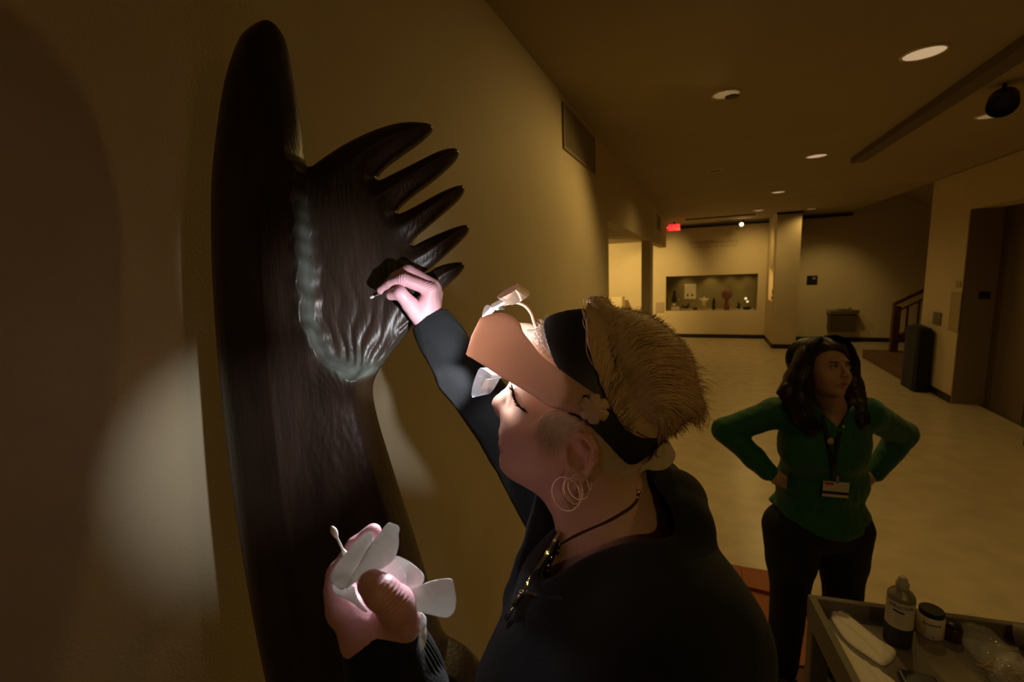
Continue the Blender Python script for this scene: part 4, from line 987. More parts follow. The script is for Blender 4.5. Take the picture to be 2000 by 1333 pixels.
B().tube(zq[2:], [.0014, .0018, .0026], 8).obj('zipper_tab', M_silver, person, smooth=True)
zipper([onhood(*q, .002) for q in ((1024, 1160), (1036, 1158), (1050, 1163), (1066, 1167), (1098, 1169))], 46, 'pocket_zipper')
# ---------------------------------------------------------------- jewellery
def ring(c, ax1, ax2, r, th, name, m, parent, n=40):
    return B().tube([c+r*(math.cos(2*math.pi*k/n)*ax1+math.sin(2*math.pi*k/n)*ax2) for k in range(n)], th, 8, closed=True).obj(name, m, parent, smooth=True)
u1 = HF.u*.9+HF.n*.42; u1 /= np.linalg.norm(u1); v1 = HF.v
ring(Hw(1105, 965, ne+.008), u1, v1, .0178, .0006, 'hoop_earring', M_gold, person)
ring(Hw(1117, 962, ne+.012), HF.u*.75+HF.n*.66, v1, .0152, .0006, 'hoop_earring', M_gold, person)
ring(Hw(1120, 959, ne+.014), HF.u*.8+HF.n*.6, v1, .0138, .0007, 'hoop_earring', M_gold, person)
ring(Hw(1130, 952, ne+.012), u1, v1, .0130, .0006, 'hoop_earring', M_gold, person)
ring(Hw(1139, 948, ne+.008), HF.u*.8-HF.n*.6, v1, .0105, .0006, 'hoop_earring', M_gold, person)
B().ball(Hw(980.5, 797, .0215), .0012).obj('nose_stud', M_silver, person, smooth=True)
nkl = [Hl(1246, 968, .040), Hl(1240, 985, .052), Hl(1215, 1003, .062), Hl(1180, 1022, .066), Hl(1140, 1040, .064), Hl(1105, 1058, .055), Hl(1085, 1072, .04)]
def snap(q):   # push a point onto the skin along n
    i = ((np.array(q)-hd.lo)/hd.h).astype(int); i = np.clip(i, 0, hd.n-1); col = hd.D[i[0], i[1]]; k = np.nonzero(col < 0)[0]
    return np.array([q[0], q[1], hd.lo[2]+hd.h*k.max()+.001]) if len(k) else q
nk3 = []
for (x, y) in ((1247, 962), (1244, 978), (1232, 992), (1212, 1005), (1185, 1020), (1150, 1035), (1115, 1052), (1092, 1066)):
    q = Hl(x, y, .05)
    for _ in range(3): q = snap(Hl(x, y, q[2]))
    nk3.append(toW(q[None])[0])
B().tube(catmull(nk3, 5), .0017, 8).obj('necklace_cord', mat('leather_cord', (.06, .022, .012), .5), person, smooth=True)
B().ball(nk3[0], .0028).ball(nk3[1]*.7+nk3[0]*.3, .0018).ball(nk3[0]+HF.v*.004, .0018).obj('necklace_clasp', M_gold, person, smooth=True)
pq = [nk3[-1]]
for (x, y) in ((1088, 1075), (1080, 1090), (1072, 1106), (1066, 1118)):
    q = Hl(x, y, .05)
    for _ in range(3): q = snap(Hl(x, y, q[2]))
    pq.append(toW(q[None])[0]+HF.n*.003)
b = B()
for k, p_ in enumerate(pq): b.ball(p_+HF.u*.0025*math.sin(k*2), (.0042, .0055, .0028), R=np.array([HF.u, HF.v, HF.n]).T)
b.tube([pq[-1]+.006*(math.cos(t)*HF.u+math.sin(t)*HF.v) for t in np.linspace(-2.8, .3, 12)], .0012, 8).tube(pq, .0022, 8)
b.obj('pendant', M_silver, person, smooth=True)
# lashes
def snapx(x, y):
    q = Hl(x, y, .04)
    for _ in range(5): q = snap(Hl(x, y, q[2]))
    return q
lid = catmull([snapx(1003, 764), snapx(1007, 778), snapx(1013, 792), snapx(1022, 802), snapx(1032, 807)], 10); PL = []
for k in range(110):
    t = RNG.random(); p_ = lid[int(t*(len(lid)-1))]; L = (.0065+.003*RNG.random())*(1.15-.5*t); a = math.radians(150+20*RNG.normal()*.5-30*(1-t)); dv = np.array([math.cos(a), math.sin(a), .35])
    PL.append([p_+dv*L*s_+np.array([0, .0022, 0])*s_*s_ for s_ in np.linspace(0, 1, 5)])
PL = np.array(PL); V, Q = strands(HF.w(PL[..., 0], PL[..., 1], PL[..., 2]), np.array([.00045, .00042, .00034, .00022, .00006])[None, :])
mesh_obj('eyelashes', V, Q, M_lash, person, kind='stuff')
B().tube([toW(q[None])[0] for q in lid], [.0002]+[.00045]*(len(lid)-2)+[.0002], 8).obj('lash_line', M_lash, person, smooth=True)
# ---------------------------------------------------------------- hair
hair_px = [(1150,590),(1158,584),(1187,588),(1194,601),(1240,612),(1275,623),(1303,645),(1330,668),(1353,707),(1357,746),(1372,785),(1375,812),(1362,824),(1346,818),(1322,822),(1316,846),(1299,856),(1271,856),(1240,850),(1217,832),(1189,793),(1170,738),(1158,692),(1151,637)]
hq = HF.px(hair_px); sq = snap_px(HF, hair_px, lambda x, y: HWd(x, y, .0006)); hq[-6:] = sq[-6:]
HP_ = chaikin(hq, 1); HG = inflate(HP_, .003, 300); SH = .082**2/HG[2].max()
def hairW(x, y): return np.maximum(np.sqrt(np.maximum(SH*bil(HG, x, y), 0)), HWd(x, y, .0006)*1.08)
xs = np.arange(HP_[:, 0].min()-.004, HP_[:, 0].max()+.006, .003); ys = np.arange(HP_[:, 1].min()-.004, HP_[:, 1].max()+.006, .003)
cH = HP_.mean(0); core = cH+(HP_-cH)*.93
V, Fs = puff(core, xs, ys, lambda x, y, d: .97*hairW(x, y), lambda x, y, d: -.97*hairW(x, y), wall=True)
mesh_obj('hair', HF.w(V[:, 0], V[:, 1], V[:, 2]), Fs, M_hair, person)
root = catmull(snap_px(HF, [(1152, 606), (1154, 650), (1160, 700), (1172, 742), (1190, 785), (1212, 822), (1238, 846)], lambda x, y: HWd(x, y, .0006)), 16)
tip = catmull(HF.px([(1156, 583), (1175, 583), (1196, 602), (1240, 609), (1280, 622), (1312, 648), (1342, 682), (1358, 720), (1368, 768), (1378, 806), (1350, 822), (1318, 848), (1285, 858)]), 10)
N = 9500; t = RNG.random(N)**.85; t2 = np.clip(t**1.6+RNG.normal(size=N)*.04, 0, 1)
ri = root[(t*(len(root)-1)).astype(int)]; ti = tip[(t2*(len(tip)-1)).astype(int)]
s0 = RNG.random(N)*.72*(RNG.random(N) > .25); L = .22+.55*RNG.random(N); s1 = np.minimum(s0+L, 1.0+.05*RNG.random(N)); fly = RNG.random(N) < .05
kap = np.where(RNG.random(N) < .62, 1, -1)*(.90+.13*RNG.random(N)); inner = RNG.random(N) < .15; kap = np.where(inner, RNG.uniform(-.9, .9, N), kap)
Sg = 9; pts = np.zeros((N, Sg, 3)); bend = RNG.normal(size=N)*.004; cl = np.sin(t*95)*.005
for j in range(Sg):
    s_ = s0+(s1-s0)*j/(Sg-1)
    p_ = ri*(1-s_)[:, None]+ti*s_[:, None]
    dxy = ti-ri; nr = np.stack([-dxy[:, 1], dxy[:, 0]], 1); nr /= np.linalg.norm(nr, axis=1, keepdims=True)
    arch = .026*np.sin(math.pi*np.clip(s_, 0, 1))*np.clip((t-.15)/.45, 0, 1)**1.3
    p_ = p_+nr*(arch+(bend+cl)*s_*np.clip(t/.2, .15, 1)+.0012*np.sin(s_*14+t*50))[:, None]
    wv = hairW(p_[:, 0], p_[:, 1]); nn = kap*np.maximum(wv, .004)+.0016*fbm(np.stack([p_[:, 0]*2.2, p_[:, 1]*2.2, kap*.1], -1), 90, 2)
    pts[:, j] = np.stack([p_[:, 0], p_[:, 1], nn], 1)
pts[fly, -1, :2] += RNG.normal(size=(fly.sum(), 2))*.006; pts[fly, -2, :2] += RNG.normal(size=(fly.sum(), 2))*.002
rad = np.array([.00035, .0005, .0006, .0006, .0006, .00055, .00045, .0003, .00008])[None, :]*(1+.4*RNG.random(N))[:, None]
V, Q = strands(HF.w(pts[..., 0], pts[..., 1], pts[..., 2]), rad); mesh_obj('hair_strands', V, Q, M_hair, person, kind='stuff')
# stray tufts at the back and on the crest
pts = []
for k in range(160):
    if k < 60: x, y, a = 1352+RNG.normal()*8, 760+RNG.normal()*22, math.radians(-6+RNG.normal()*16); L = .012+.012*RNG.random()
    elif k < 110: x, y, a = 1362+RNG.normal()*8, 812+RNG.normal()*8, math.radians(-65+RNG.normal()*25); L = .012
    else: x = RNG.uniform(1180, 1340); y = np.interp(x, [1180, 1194, 1240, 1303, 1340], [590, 602, 613, 646, 685])+4; a = math.radians(60+RNG.normal()*30); L = .010
    q = Hl(x, y, RNG.normal()*.015); dv = np.array([math.cos(a), math.sin(a), RNG.normal()*.2]); pts.append([q+dv*L*s_+np.array([0, -.003, 0])*s_**2 for s_ in np.linspace(0, 1, 6)])
pts = np.array(pts); V, Q = strands(HF.w(pts[..., 0], pts[..., 1], pts[..., 2]), np.array([.0005, .0005, .0004, .0003, .0002, .00005])[None, :]); mesh_obj('stray_hairs', V, Q, M_hair, person, kind='stuff')
# cropped sides and nape following the scalp, fringe in front of the band
def crop(poly, N, ang, L, m, name, jit=.25, pad=.001, rr=.00028, both=True):
    q = snap_px(HF, poly, lambda x, y: HWd(x, y, pad)); out = []
    while len(out) < N:
        x = RNG.uniform(q[:, 0].min(), q[:, 0].max(), 400); y = RNG.uniform(q[:, 1].min(), q[:, 1].max(), 400); dpl = sdpoly(q, x, y)
        for a_, b_, d_ in zip(x, y, dpl):
            if d_ > 0 and RNG.random() < np.clip(d_/.005, .15, 1): out.append((a_, b_))
    out = np.array(out[:N]); a = np.radians(ang)+RNG.normal(size=N)*jit; Ls = L*(.6+.8*RNG.random(N)); Sg = 6; P3 = np.zeros((N, Sg, 3)); sg = np.where(RNG.random(N) < .8, 1, -1) if both else np.ones(N)
    for j in range(Sg):
        s_ = j/(Sg-1); x = out[:, 0]+np.cos(a+.5*s_)*Ls*s_; y = out[:, 1]+np.sin(a+.5*s_)*Ls*s_
        P3[:, j] = np.stack([x, y, sg*(HWd(x, y)+pad+.0015*s_*RNG.random(N))], 1)
    V, Q = strands(HF.w(P3[..., 0], P3[..., 1], P3[..., 2]), np.array([1, 1, .9, .7, .5, .15])[None, :]*rr); return mesh_obj(name, V, Q, m, person, kind='stuff')
crop([(1072, 800), (1100, 802), (1138, 812), (1150, 836), (1124, 842), (1108, 858), (1092, 862), (1080, 850), (1070, 826)], 420, 206, .024, M_hair_l, 'cropped_side_hair', .26, rr=.0004)
crop([(1150, 838), (1170, 850), (1215, 898), (1240, 915), (1250, 930), (1246, 950), (1215, 950), (1180, 940), (1168, 920), (1168, 880)], 2600, -40, .010, M_hair_l, 'nape_hair', .3, rr=.00022)
crop([(1038, 652), (1062, 630), (1075, 690), (1086, 714), (1055, 690), (1040, 668)], 900, 60, .014, M_hair_l, 'front_hair', .5)
# ---------------------------------------------------------------- gloves (hands)
def hand(pts, h=.0017):
    A = np.array([p for c in pts for p in c[0]]); s = SDF(A.min(0)-.04, A.max(0)+.04, h)
    for (c, r, k) in pts: s.chain(c, r, k)
    return s
G_ = lambda *a: [P(*q) for q in a]
rh = hand([
 (G_((834,628,0.837),(832,605,0.834)), [.026,.027], 0),
 (G_((832,608,0.822),(840,566,0.812)), [.020,.0125], .010), (G_((834,606,0.834),(846,560,0.827)), [.020,.0125], .010), (G_((838,606,0.847),(850,564,0.844)), [.019,.012], .010), (G_((842,610,0.857),(853,574,0.860)), [.018,.011], .010),
 (G_((840,566,0.812),(787,546,0.790),(762,556,0.794),(744,567,0.800)), [.0125,.0108,.0094,.0078], .004),
 (G_((846,558,0.825),(797,529,0.814),(772,541,0.822),(755,558,0.828)), [.0125,.0110,.0094,.0080], .003),
 (G_((850,562,0.844),(812,535,0.842),(790,550,0.850),(785,566,0.842)), [.012,.0105,.0090,.0080], .003),
 (G_((853,574,0.860),(826,546,0.864),(808,560,0.868),(800,574,0.858)), [.011,.0092,.0082,.0072], .003),
 (G_((820,620,0.817),(800,594,0.797),(782,573,0.784),(764,577,0.792)), [.0165,.0142,.0118,.0092], .006)])
def wrinkle(V, pts, amp, freq, rad):
    o = np.zeros(len(V))
    for (p, d_) in pts: q = V-p; o += amp*np.exp(-(q**2).sum(1)/(2*rad*rad))*np.sin((q@d_)*freq)
    return o
def glove(s, wr, name, lab):
    V, Q = s.mesh(); V = smoothV(V, Q, 1, .5)
    i = np.clip(((V-s.lo)/s.h), 1, s.n-2); g = np.stack([(s.D[tuple((i+np.eye(3)[k]).astype(int).T)]-s.D[tuple((i-np.eye(3)[k]).astype(int).T)]) for k in range(3)], 1); g /= np.linalg.norm(g, axis=1, keepdims=True)+1e-9
    V = V+g*(wrinkle(V, wr, .0009, 1500, .009)+.0005*fbm(V, 160, 6))[:, None]
    return mesh_obj(name, V, Q, M_glove, person, label=lab)
im = lambda x, y: (x*CX-y*CY)/math.hypot(x, y)
glove(rh, [(P(783,546,0.782), im(1, .1)), (P(790,532,0.807), im(1, .2)), (P(800,594,0.787), im(.7, 1)), (P(835,560,0.802), im(.5, 1)), (P(835,620,0.812), im(.2, 1))], 'glove', 'pink nitrile glove on the raised hand')
# rolled glove cuff at the wrist
lh = hand([
 (G_((748,1268,.400),(735,1235,.402)), [.026,.029], 0),
 (G_((735,1238,.402),(680,1190,.402)), [.027,.0135], .012), (G_((738,1238,.408),(684,1204,.418)), [.027,.0135], .012), (G_((742,1240,.415),(694,1215,.432)), [.026,.013], .012), (G_((746,1240,.42),(712,1226,.446)), [.024,.012], .012),
 (G_((668,1190,.404),(660,1150,.406)), [.012,.0115], .012),
 (G_((672,1188,.404),(663,1122,.412),(697,1070,.420),(728,1040,.424)), [.013,.0108,.0094,.0078], .006),
 (G_((680,1204,.42),(672,1134,.440),(705,1088,.447),(737,1078,.444)), [.013,.0108,.0094,.0080], .004),
 (G_((694,1215,.434),(692,1144,.460),(722,1112,.465),(752,1112,.456)), [.0125,.0105,.009,.008], .004),
 (G_((712,1226,.448),(718,1166,.474),(742,1142,.476),(764,1150,.466)), [.0115,.0095,.0082,.0072], .004),
 (G_((786,1218,.395),(772,1182,.378),(746,1158,.367),(724,1141,.371)), [.0170,.0146,.0132,.0108], .008)])
glove(lh, [(P(768,1180,.36), im(.5, .7)), (P(750,1162,.352), im(.5, .7)), (P(735,1150,.355), im(.5, .7))], 'glove', 'pink nitrile glove on the lower hand')
# trousers and shoes
tr_ = SDF((GX-.35, GY-.35, PLAT), (GX+.4, GY+.35, 1.35), .010)
tr_.ell((GX, GY, HIPZ), (.15, .17, .13), k=.03)
for sgn in (-1, 1):
    hp = np.array([GX, GY, HIPZ])+side*.085*sgn; kn = np.array([GX-.03, GY, .76])+side*.10*sgn; an = np.array([GX+.02, GY, PLAT+.07])+side*.11*sgn
    tr_.chain([hp, kn, an], [.10, .07, .055], k=.03)
V, Q = tr_.mesh(); mesh_obj('trousers', V, Q, M_pants, person)
for sgn in (-1, 1):
    s = SDF((GX-.4, GY-.4, PLAT), (GX+.4, GY+.4, PLAT+.16), .008); an = np.array([GX+.02, GY, PLAT+.05])+side*.11*sgn; s.chain([an, an-dR*.12+np.array([0, 0, -.015]), an-dR*.17+np.array([0, 0, -.02])], [.044, .038, .03], k=.02); s.D = np.maximum(s.D, -(s.lo[2]+s.h*np.arange(s.n[2])-PLAT-.002)[None, None, :])
    V, Q = s.mesh(); mesh_obj('shoe', V, Q, M_black, person)
pl_ = empty('step_platform', (GX, GY, 0), 'low step platform the conservator stands on', 'step')
B().box((GX-.32, GY-.26, PLAT-.03), (GX+.26, GY+.26, PLAT), bev=.006).obj('tread', M_wood_rail, pl_)
for (x, y) in ((-.29, -.23), (.23, -.23), (-.29, .23), (.23, .23)): B().box((GX+x-.02, GY+y-.02, 0), (GX+x+.02, GY+y+.02, PLAT-.03)).obj('leg', M_steel, pl_)

# ================================================================== VISOR
vz = empty('magnifier_visor', Hw(1060, 720), 'beige head visor magnifier with black headband and lit lenses', 'magnifier visor')
def arc(pts, n):
    p = catmull(pts, 10); L = np.r_[0, np.cumsum(np.linalg.norm(np.diff(p, axis=0), axis=1))]; s_ = np.linspace(0, L[-1], n); return np.stack([np.interp(s_, L, p[:, i]) for i in range(2)], 1)
NS = 64
ph = np.linspace(0, math.pi/2, NS); f_ = np.sin(ph)**.55; nn_ = .090*np.cos(ph)**.5
bot = arc([(1156,824),(1135,811),(1103,803),(1081,797),(1066,791),(1046,776),(1017,758),(978,735),(939,710),(911,693)], 400)
mdc = arc([(1166,797),(1145,781),(1108,754),(1080,730),(1056,705),(1034,682),(1012,670),(985,660),(958,652),(938,650),(922,657)], 400)
top = arc([(1175,779),(1153,764),(1114,737),(1085,717),(1056,694),(1036,668),(1021,649),(1015,632),(1001,618),(984,612),(960,614),(939,622)], 400)
rowsn = 15; Gd = np.zeros((NS*2-1, rowsn, 3))
for i in range(NS):
    k = int(round(f_[i]*399)); n_ = nn_[i]
    for r in range(rowsn):
        s_ = r/(rowsn-1)
        if s_ < .62: a = s_/.62; q = bot[k]*(1-a)+mdc[k]*a; off = .005*math.sin(math.pi*a**.8)
        else: a = (s_-.62)/.38; q = mdc[k]*(1-a)+top[k]*a; off = -.005*math.sin(math.pi*min(a*1.2, 1)*.5)
        n2 = max(n_+off*min(1, n_/.03), 0) if i < NS-1 else 0
        q3 = Hl(q[0], q[1], n2); Gd[i, r] = q3; Gd[2*NS-2-i, r] = q3*np.array([1, 1, -1])
V = Gd.reshape(-1, 3); Q = np.array([(i*rowsn+r, (i+1)*rowsn+r, (i+1)*rowsn+r+1, i*rowsn+r+1) for i in range(2*NS-2) for r in range(rowsn-1)])
shell = mesh_obj('shell', toW(V), Q, M_shell, vz); md = shell.modifiers.new('s', 'SOLIDIFY'); md.thickness = .0018; md.offset = 0
def extr(poly, n0, n1, name, m, parent, bev=.0008, cr=0, smooth=False):
    nm = (n0+n1)/2; q = HF.px(poly, nm)
    if cr: q = chaikin(q, cr)
    k = len(q); V = [(a, b_, n0) for a, b_ in q]+[(a, b_, n1) for a, b_ in q]; V = np.array(V)
    Fs = [tuple(range(k))[::-1], tuple(range(k, 2*k))]+[(i, (i+1) % k, (i+1) % k+k, i+k) for i in range(k)]
    o = mesh_obj(name, toW(V), Fs, m, parent, smooth)
    if bev: b_ = o.modifiers.new('b', 'BEVEL'); b_.width = bev; b_.segments = 2; b_.limit_method = 'ANGLE'
    return o
extr([(987, 581), (1018, 562), (1024, 563), (1026, 567), (1017, 577), (988, 592), (984, 588)], -.032, .034, 'raised_lens', mat('tinted_lens', (.72, .55, .45), .12, trans=.8, ior=1.3), vz, cr=1)
extr([(961, 598), (980, 588), (990, 581), (990, 591), (976, 600), (964, 606)], -.012, .012, 'lens_arm', M_frost, vz, cr=1)
extr([(950, 602), (956, 597), (962, 599), (962, 605), (956, 611), (947, 621), (945, 619)], -.010, .012, 'hinge', M_frost, vz, cr=1)
extr([(952, 717), (962, 722), (975, 731), (973, 737), (966, 741), (964, 738), (955, 756), (948, 767), (941, 774), (937, 772), (938, 758), (943, 738)], -.034, .034, 'lower_lens', M_clear, vz, cr=1)
# far rim bow over the brow
bw = [Hw(*q, -.045) for q in ((962, 606), (980, 597), (1004, 591), (1024, 597), (1037, 612), (1043, 630), (1050, 648))]
B().tube(catmull(bw, 6), [.0022]*(len(bw)*6-5), 8).obj('brow_rim', M_shell, vz, smooth=True)
extr([(973, 601), (981, 598), (986, 602), (980, 605), (974, 604)], -.012, .0, 'rubber_pad', M_black, vz, cr=1)
# headband over the crown and strap round the back
def band(poly, pad, name, m, floor=.0):
    q = snap_px(HF, poly, lambda x, y: HWd(x, y, pad)); q = chaikin(q, 1); xs = np.arange(q[:, 0].min()-.004, q[:, 0].max()+.006, .002); ys = np.arange(q[:, 1].min()-.004, q[:, 1].max()+.006, .002)
    fz = lambda x, y, d: np.maximum(HWd(x, y, pad), floor)
    V, Fs = puff(q, xs, ys, fz, lambda x, y, d: -fz(x, y, d), wall=True); return mesh_obj(name, toW(V), Fs, m, vz)
M_band = mat('black_headband', (.012, .010, .009), .5, bump=.0003, bscale=300)
band([(1062, 624), (1080, 614), (1110, 606), (1150, 602), (1150, 640), (1155, 690), (1168, 735), (1178, 756), (1178, 790), (1140, 770), (1110, 742), (1086, 716), (1073, 684), (1064, 657)], .0006, 'headband', M_band, .006)
band([(1103, 806), (1120, 800), (1160, 790), (1193, 798), (1217, 838), (1240, 852), (1262, 859), (1302, 858), (1299, 872), (1271, 888), (1236, 911), (1217, 899), (1186, 864), (1150, 828), (1136, 817)], .0006, 'rear_strap', M_band, .02)
# lobed adjustment knob
nk_ = .0895; c = Hl(1161, 799, nk_+.004); n = 96; V = []
for (rs, dn) in ((.85, -.003), (1, -.001), (1, .004), (.9, .0065), (.3, .0075)):
    for k in range(n):
        th = 2*math.pi*k/n; r = .0158*rs*(1-.24*(.5+.5*math.cos(6*th+.4))**5); V.append((c[0]+r*math.cos(th), c[1]+r*math.sin(th), c[2]+dn))
Fs = [(i*n+k, i*n+(k+1) % n, (i+1)*n+(k+1) % n, (i+1)*n+k) for i in range(4) for k in range(n)]+[tuple(4*n+k for k in range(n)), tuple(range(n))[::-1]]
kb = mesh_obj('adjustment_knob', toW(np.array(V)), Fs, mat('knob_plastic', (.64, .45, .32), .45), vz)
extr([(1128, 772), (1150, 768), (1172, 776), (1186, 792), (1184, 812), (1172, 826), (1150, 826), (1134, 812)], .0835, .0895, 'arm_end', M_shell, vz, cr=2, bev=.001)
for (x, y) in ((1143, 778), (1172, 785)): B().ball(Hw(x, y, .0895), .0035, R=None).obj('slot', M_black, vz, smooth=True)
extr([(1232, 912), (1262, 896), (1272, 888), (1279, 868), (1296, 858), (1310, 868), (1317, 880), (1312, 895), (1298, 910), (1273, 912), (1262, 908), (1240, 922), (1234, 921)], -.018, .030, 'rear_buckle', mat('buckle_plastic', (.62, .50, .30), .45), vz, cr=1, bev=.0015)
extr([(1284, 872), (1298, 870), (1302, 884), (1292, 894), (1280, 892)], .028, .035, 'ratchet_dial', mat('dial_plastic', (.55, .44, .27), .45), vz, cr=1)
# lamps of the visor
M_led = mat('led', (1, 1, 1), .4, emit=(.95, .97, 1), estr=14)
B().box((-.006, -.018, -.004), (.006, .018, .004), axM(Hw(1042, 652, 0), HF.u, HF.n, HF.v), .0015).obj('led_housing', M_frost, vz)
B().ball(Hw(1038, 656, 0), (.003)).obj('led', M_led, vz, smooth=True)
B().box((-.004, -.014, -.003), (.004, .014, .003), axM(Hw(925, 693, 0), HF.u, HF.n, HF.v), .001).obj('led_housing', M_frost, vz)
COOL = (.93, .96, 1.0)
LP = Hw(921, 700, .0)
light('visor_lamp', 'SPOT', LP, 5.6, COOL, target=P(745, 610, .85), radius=.004, spot=66, blend=.5)
light('visor_lamp', 'SPOT', LP+HF.n*.11, 4.8, COOL, target=P(490, 880, .87), radius=.010, spot=47, blend=1)
light('visor_lamp', 'SPOT', LP, 9, COOL, target=P(810, 840, 1.5), radius=.008, spot=26, blend=.8)
light('visor_lamp', 'SPOT', LP, 8.0, COOL, target=P(755, 1120, .40), radius=.006, spot=52, blend=.9)
light('visor_lamp_inner', 'SPOT', Hw(924, 706, .02), .85, COOL, target=Hw(1030, 775, .03), radius=.010, spot=46, blend=.6)
light('visor_lamp_inner', 'POINT', Hw(1036, 662, .0), 1.8, COOL, radius=.004)
light('visor_lamp_inner', 'POINT', Hw(943, 668, .0), 1.15, COOL, radius=.004)

# ================================================================== SWABS AND TISSUE
def swab(a, c, name, lab, two=False, r=.0011, rb=.0030, L=.011):
    a, c = np.array(a), np.array(c); t = (c-a)/np.linalg.norm(c-a); e = empty(name, a, lab, 'swab')
    B().tube([a, c], r, 10).obj('stick', mat('swab_stick', (.85, .83, .76), .5), e, smooth=True)
    b = B(); pr = [(0, .15), (.12, .62), (.32, .98), (.55, 1), (.8, .75), (1, .45)]
    b.tube([a+t*(L*s_-.003) for s_, _ in pr], [rb*q for _, q in pr], 14); b.obj('cotton_tip', M_swab, e, smooth=True)
    if two: b = B(); b.tube([c-t*(L*s_-.003) for s_, _ in pr], [rb*q for _, q in pr], 14); b.obj('cotton_tip', M_swab, e, smooth=True)
    return e
swab(P(724, 581.5, .826), P(790, 556, .797), 'cotton_swab', 'small white cotton swab pinched in the raised glove touching the sculpture')
swab(P(650, 1034, .392), P(677, 1090, .398), 'cotton_swab', 'white cotton swab sticking up from the lower gloved hand', True, r=.0010, rb=.0027, L=.012)
TF = Frame(760, 1120, .40)
TV, TFs = [], []
def leaf(poly, zf, th=.0006, res=.0016, cr=1):
    q = TF.px(poly); q = chaikin(q, cr)
    if ((q[:, 0]*np.roll(q[:, 1], -1)-np.roll(q[:, 0], -1)*q[:, 1]).sum()) < 0: q = q[::-1]
    xs = np.arange(q[:, 0].min()-.003, q[:, 0].max()+.004, res); ys = np.arange(q[:, 1].min()-.003, q[:, 1].max()+.004, res)
    g = lambda x, y: zf(x, y)+.0013*fbm(np.stack([x, y, 0*x], -1), 120, len(TV))+.0002*fbm(np.stack([x, y, 0*x], -1), 700, 3)
    V, Fs = puff(q, xs, ys, lambda x, y, d: g(x, y)+th/2, lambda x, y, d: g(x, y)-th/2, wall=True)
    n = len(TV); TV.extend(TF.w(V[:, 0], V[:, 1], V[:, 2])); TFs.extend([tuple(i+n for i in f) for f in Fs])
def across(a, c):   # signed distance across the line a->c (pixels), along fraction
    pa, pc = TF.px([a, c]); t = (pc-pa)/np.linalg.norm(pc-pa); nrm = np.array([-t[1], t[0]])
    return lambda x, y: ((x-pa[0])*nrm[0]+(y-pa[1])*nrm[1], (x-pa[0])*t[0]+(y-pa[1])*t[1])
A1 = across((676, 1150), (728, 1045)); A2 = across((676, 1152), (772, 1035)); A3 = across((760, 1150), (800, 1095)); A4 = across((785, 1160), (885, 1160)); A5 = across((815, 1190), (828, 1278))
leaf([(716,1046),(724,1041),(731,1050),(730,1067),(708,1099),(692,1130),(676,1154),(662,1146),(650,1133),(653,1120),(660,1106),(672,1092),(692,1068)], lambda x, y: .020+.006*np.cos(A1(x, y)[0]*90)-.05*A1(x, y)[1]*.3)
leaf([(757,1026),(764,1027),(781,1034),(777,1049),(779,1066),(772,1092),(756,1108),(729,1121),(706,1132),(690,1143),(677,1153),(692,1124),(708,1098),(724,1068),(741,1048)], lambda x, y: .024+.010*(1-(A2(x, y)[0]/.022)**2)*.6-.004)
leaf([(770,1084),(789,1090),(808,1102),(829,1122),(828,1140),(806,1152),(790,1156),(765,1154),(744,1140),(738,1116),(752,1108)], lambda x, y: -.004-.006*np.cos(A3(x, y)[0]*130))
leaf([(776,1162),(792,1155),(825,1140),(851,1132),(880,1129),(883,1140),(888,1168),(887,1188),(882,1200),(872,1207),(855,1204),(838,1200),(806,1192),(785,1178)], lambda x, y: .000+.016*np.sqrt(np.clip(1-((A4(x, y)[0]-.001)/.024)**2, 0, 1))-.004)
leaf([(804,1190),(834,1202),(834,1225),(834,1250),(830,1266),(822,1278),(819,1262),(820,1232),(812,1210)], lambda x, y: -.006+.004*np.cos(A5(x, y)[0]*260))
leaf([(650,1136),(676,1152),(695,1140),(697,1163),(712,1185),(724,1200),(708,1192),(690,1176),(672,1165),(655,1160)], lambda x, y: .012+.004*np.cos(A1(x, y)[0]*120))
leaf([(740,1118),(772,1085),(795,1120),(790,1155),(778,1166),(757,1150)], lambda x, y: .002-.004*np.cos(A3(x, y)[0]*180))
mesh_obj('cleaning_tissue', TV, TFs, M_tissue, label='crumpled white tissue held in the lower gloved hand', cat='tissue')
# ================================================================== SECOND WOMAN
HC2 = P(1613, 722, 1.97)
gz = HC2*0; vd = EYE-HC2; vd /= np.linalg.norm(vd); yw = math.radians(33)
fw = vd*math.cos(yw)+CX*math.sin(yw)+np.array([0, 0, .02]); fw /= np.linalg.norm(fw)
upv = np.array([.06, 0, 1.0]); sx = np.cross(upv, fw)*1.0; sx /= np.linalg.norm(sx); upv = np.cross(fw, sx)
K = 1.04
def h2(x, y, z): return HC2+K*(x*sx+y*upv+z*fw)
R2 = np.array([sx, upv, fw])
pel = P(1597, 1010, 2.12)
w2 = empty('person', (pel[0], pel[1], 0), 'person with wavy dark hair in a green blouse and black trousers, hands on hips', 'person')
s = SDF(HC2-np.array([.22, .2, .36]), HC2+np.array([.22, .2, .16]), .0028)
def ee(c, r, k=.01, sub=False): s.ell(h2(*c), np.array(r)*K, R=R2, k=k, sub=sub)
ee((0, .035, -.015), (.075, .085, .095), 0); ee((0, -.028, .020), (.062, .084, .068), .02)
ee((0, -.096, .058), (.020, .017, .020), .02); ee((-.034, -.032, .052), (.026, .03, .024), .015); ee((.034, -.032, .052), (.026, .03, .024), .015)
s.cap(h2(-.028, .030, .073), h2(.028, .030, .073), .010*K, k=.012)
for q in (-1, 1):
    ee((q*.031, .010, .090), (.013, .0095, .010), .008, True); ee((q*.031, .008, .073), (.0135, .0105, .012), .003)
    ee((q*.0105, -.027, .098), (.0075, .006, .009), .004); ee((q*.074, -.008, -.012), (.009, .028, .016), .004)
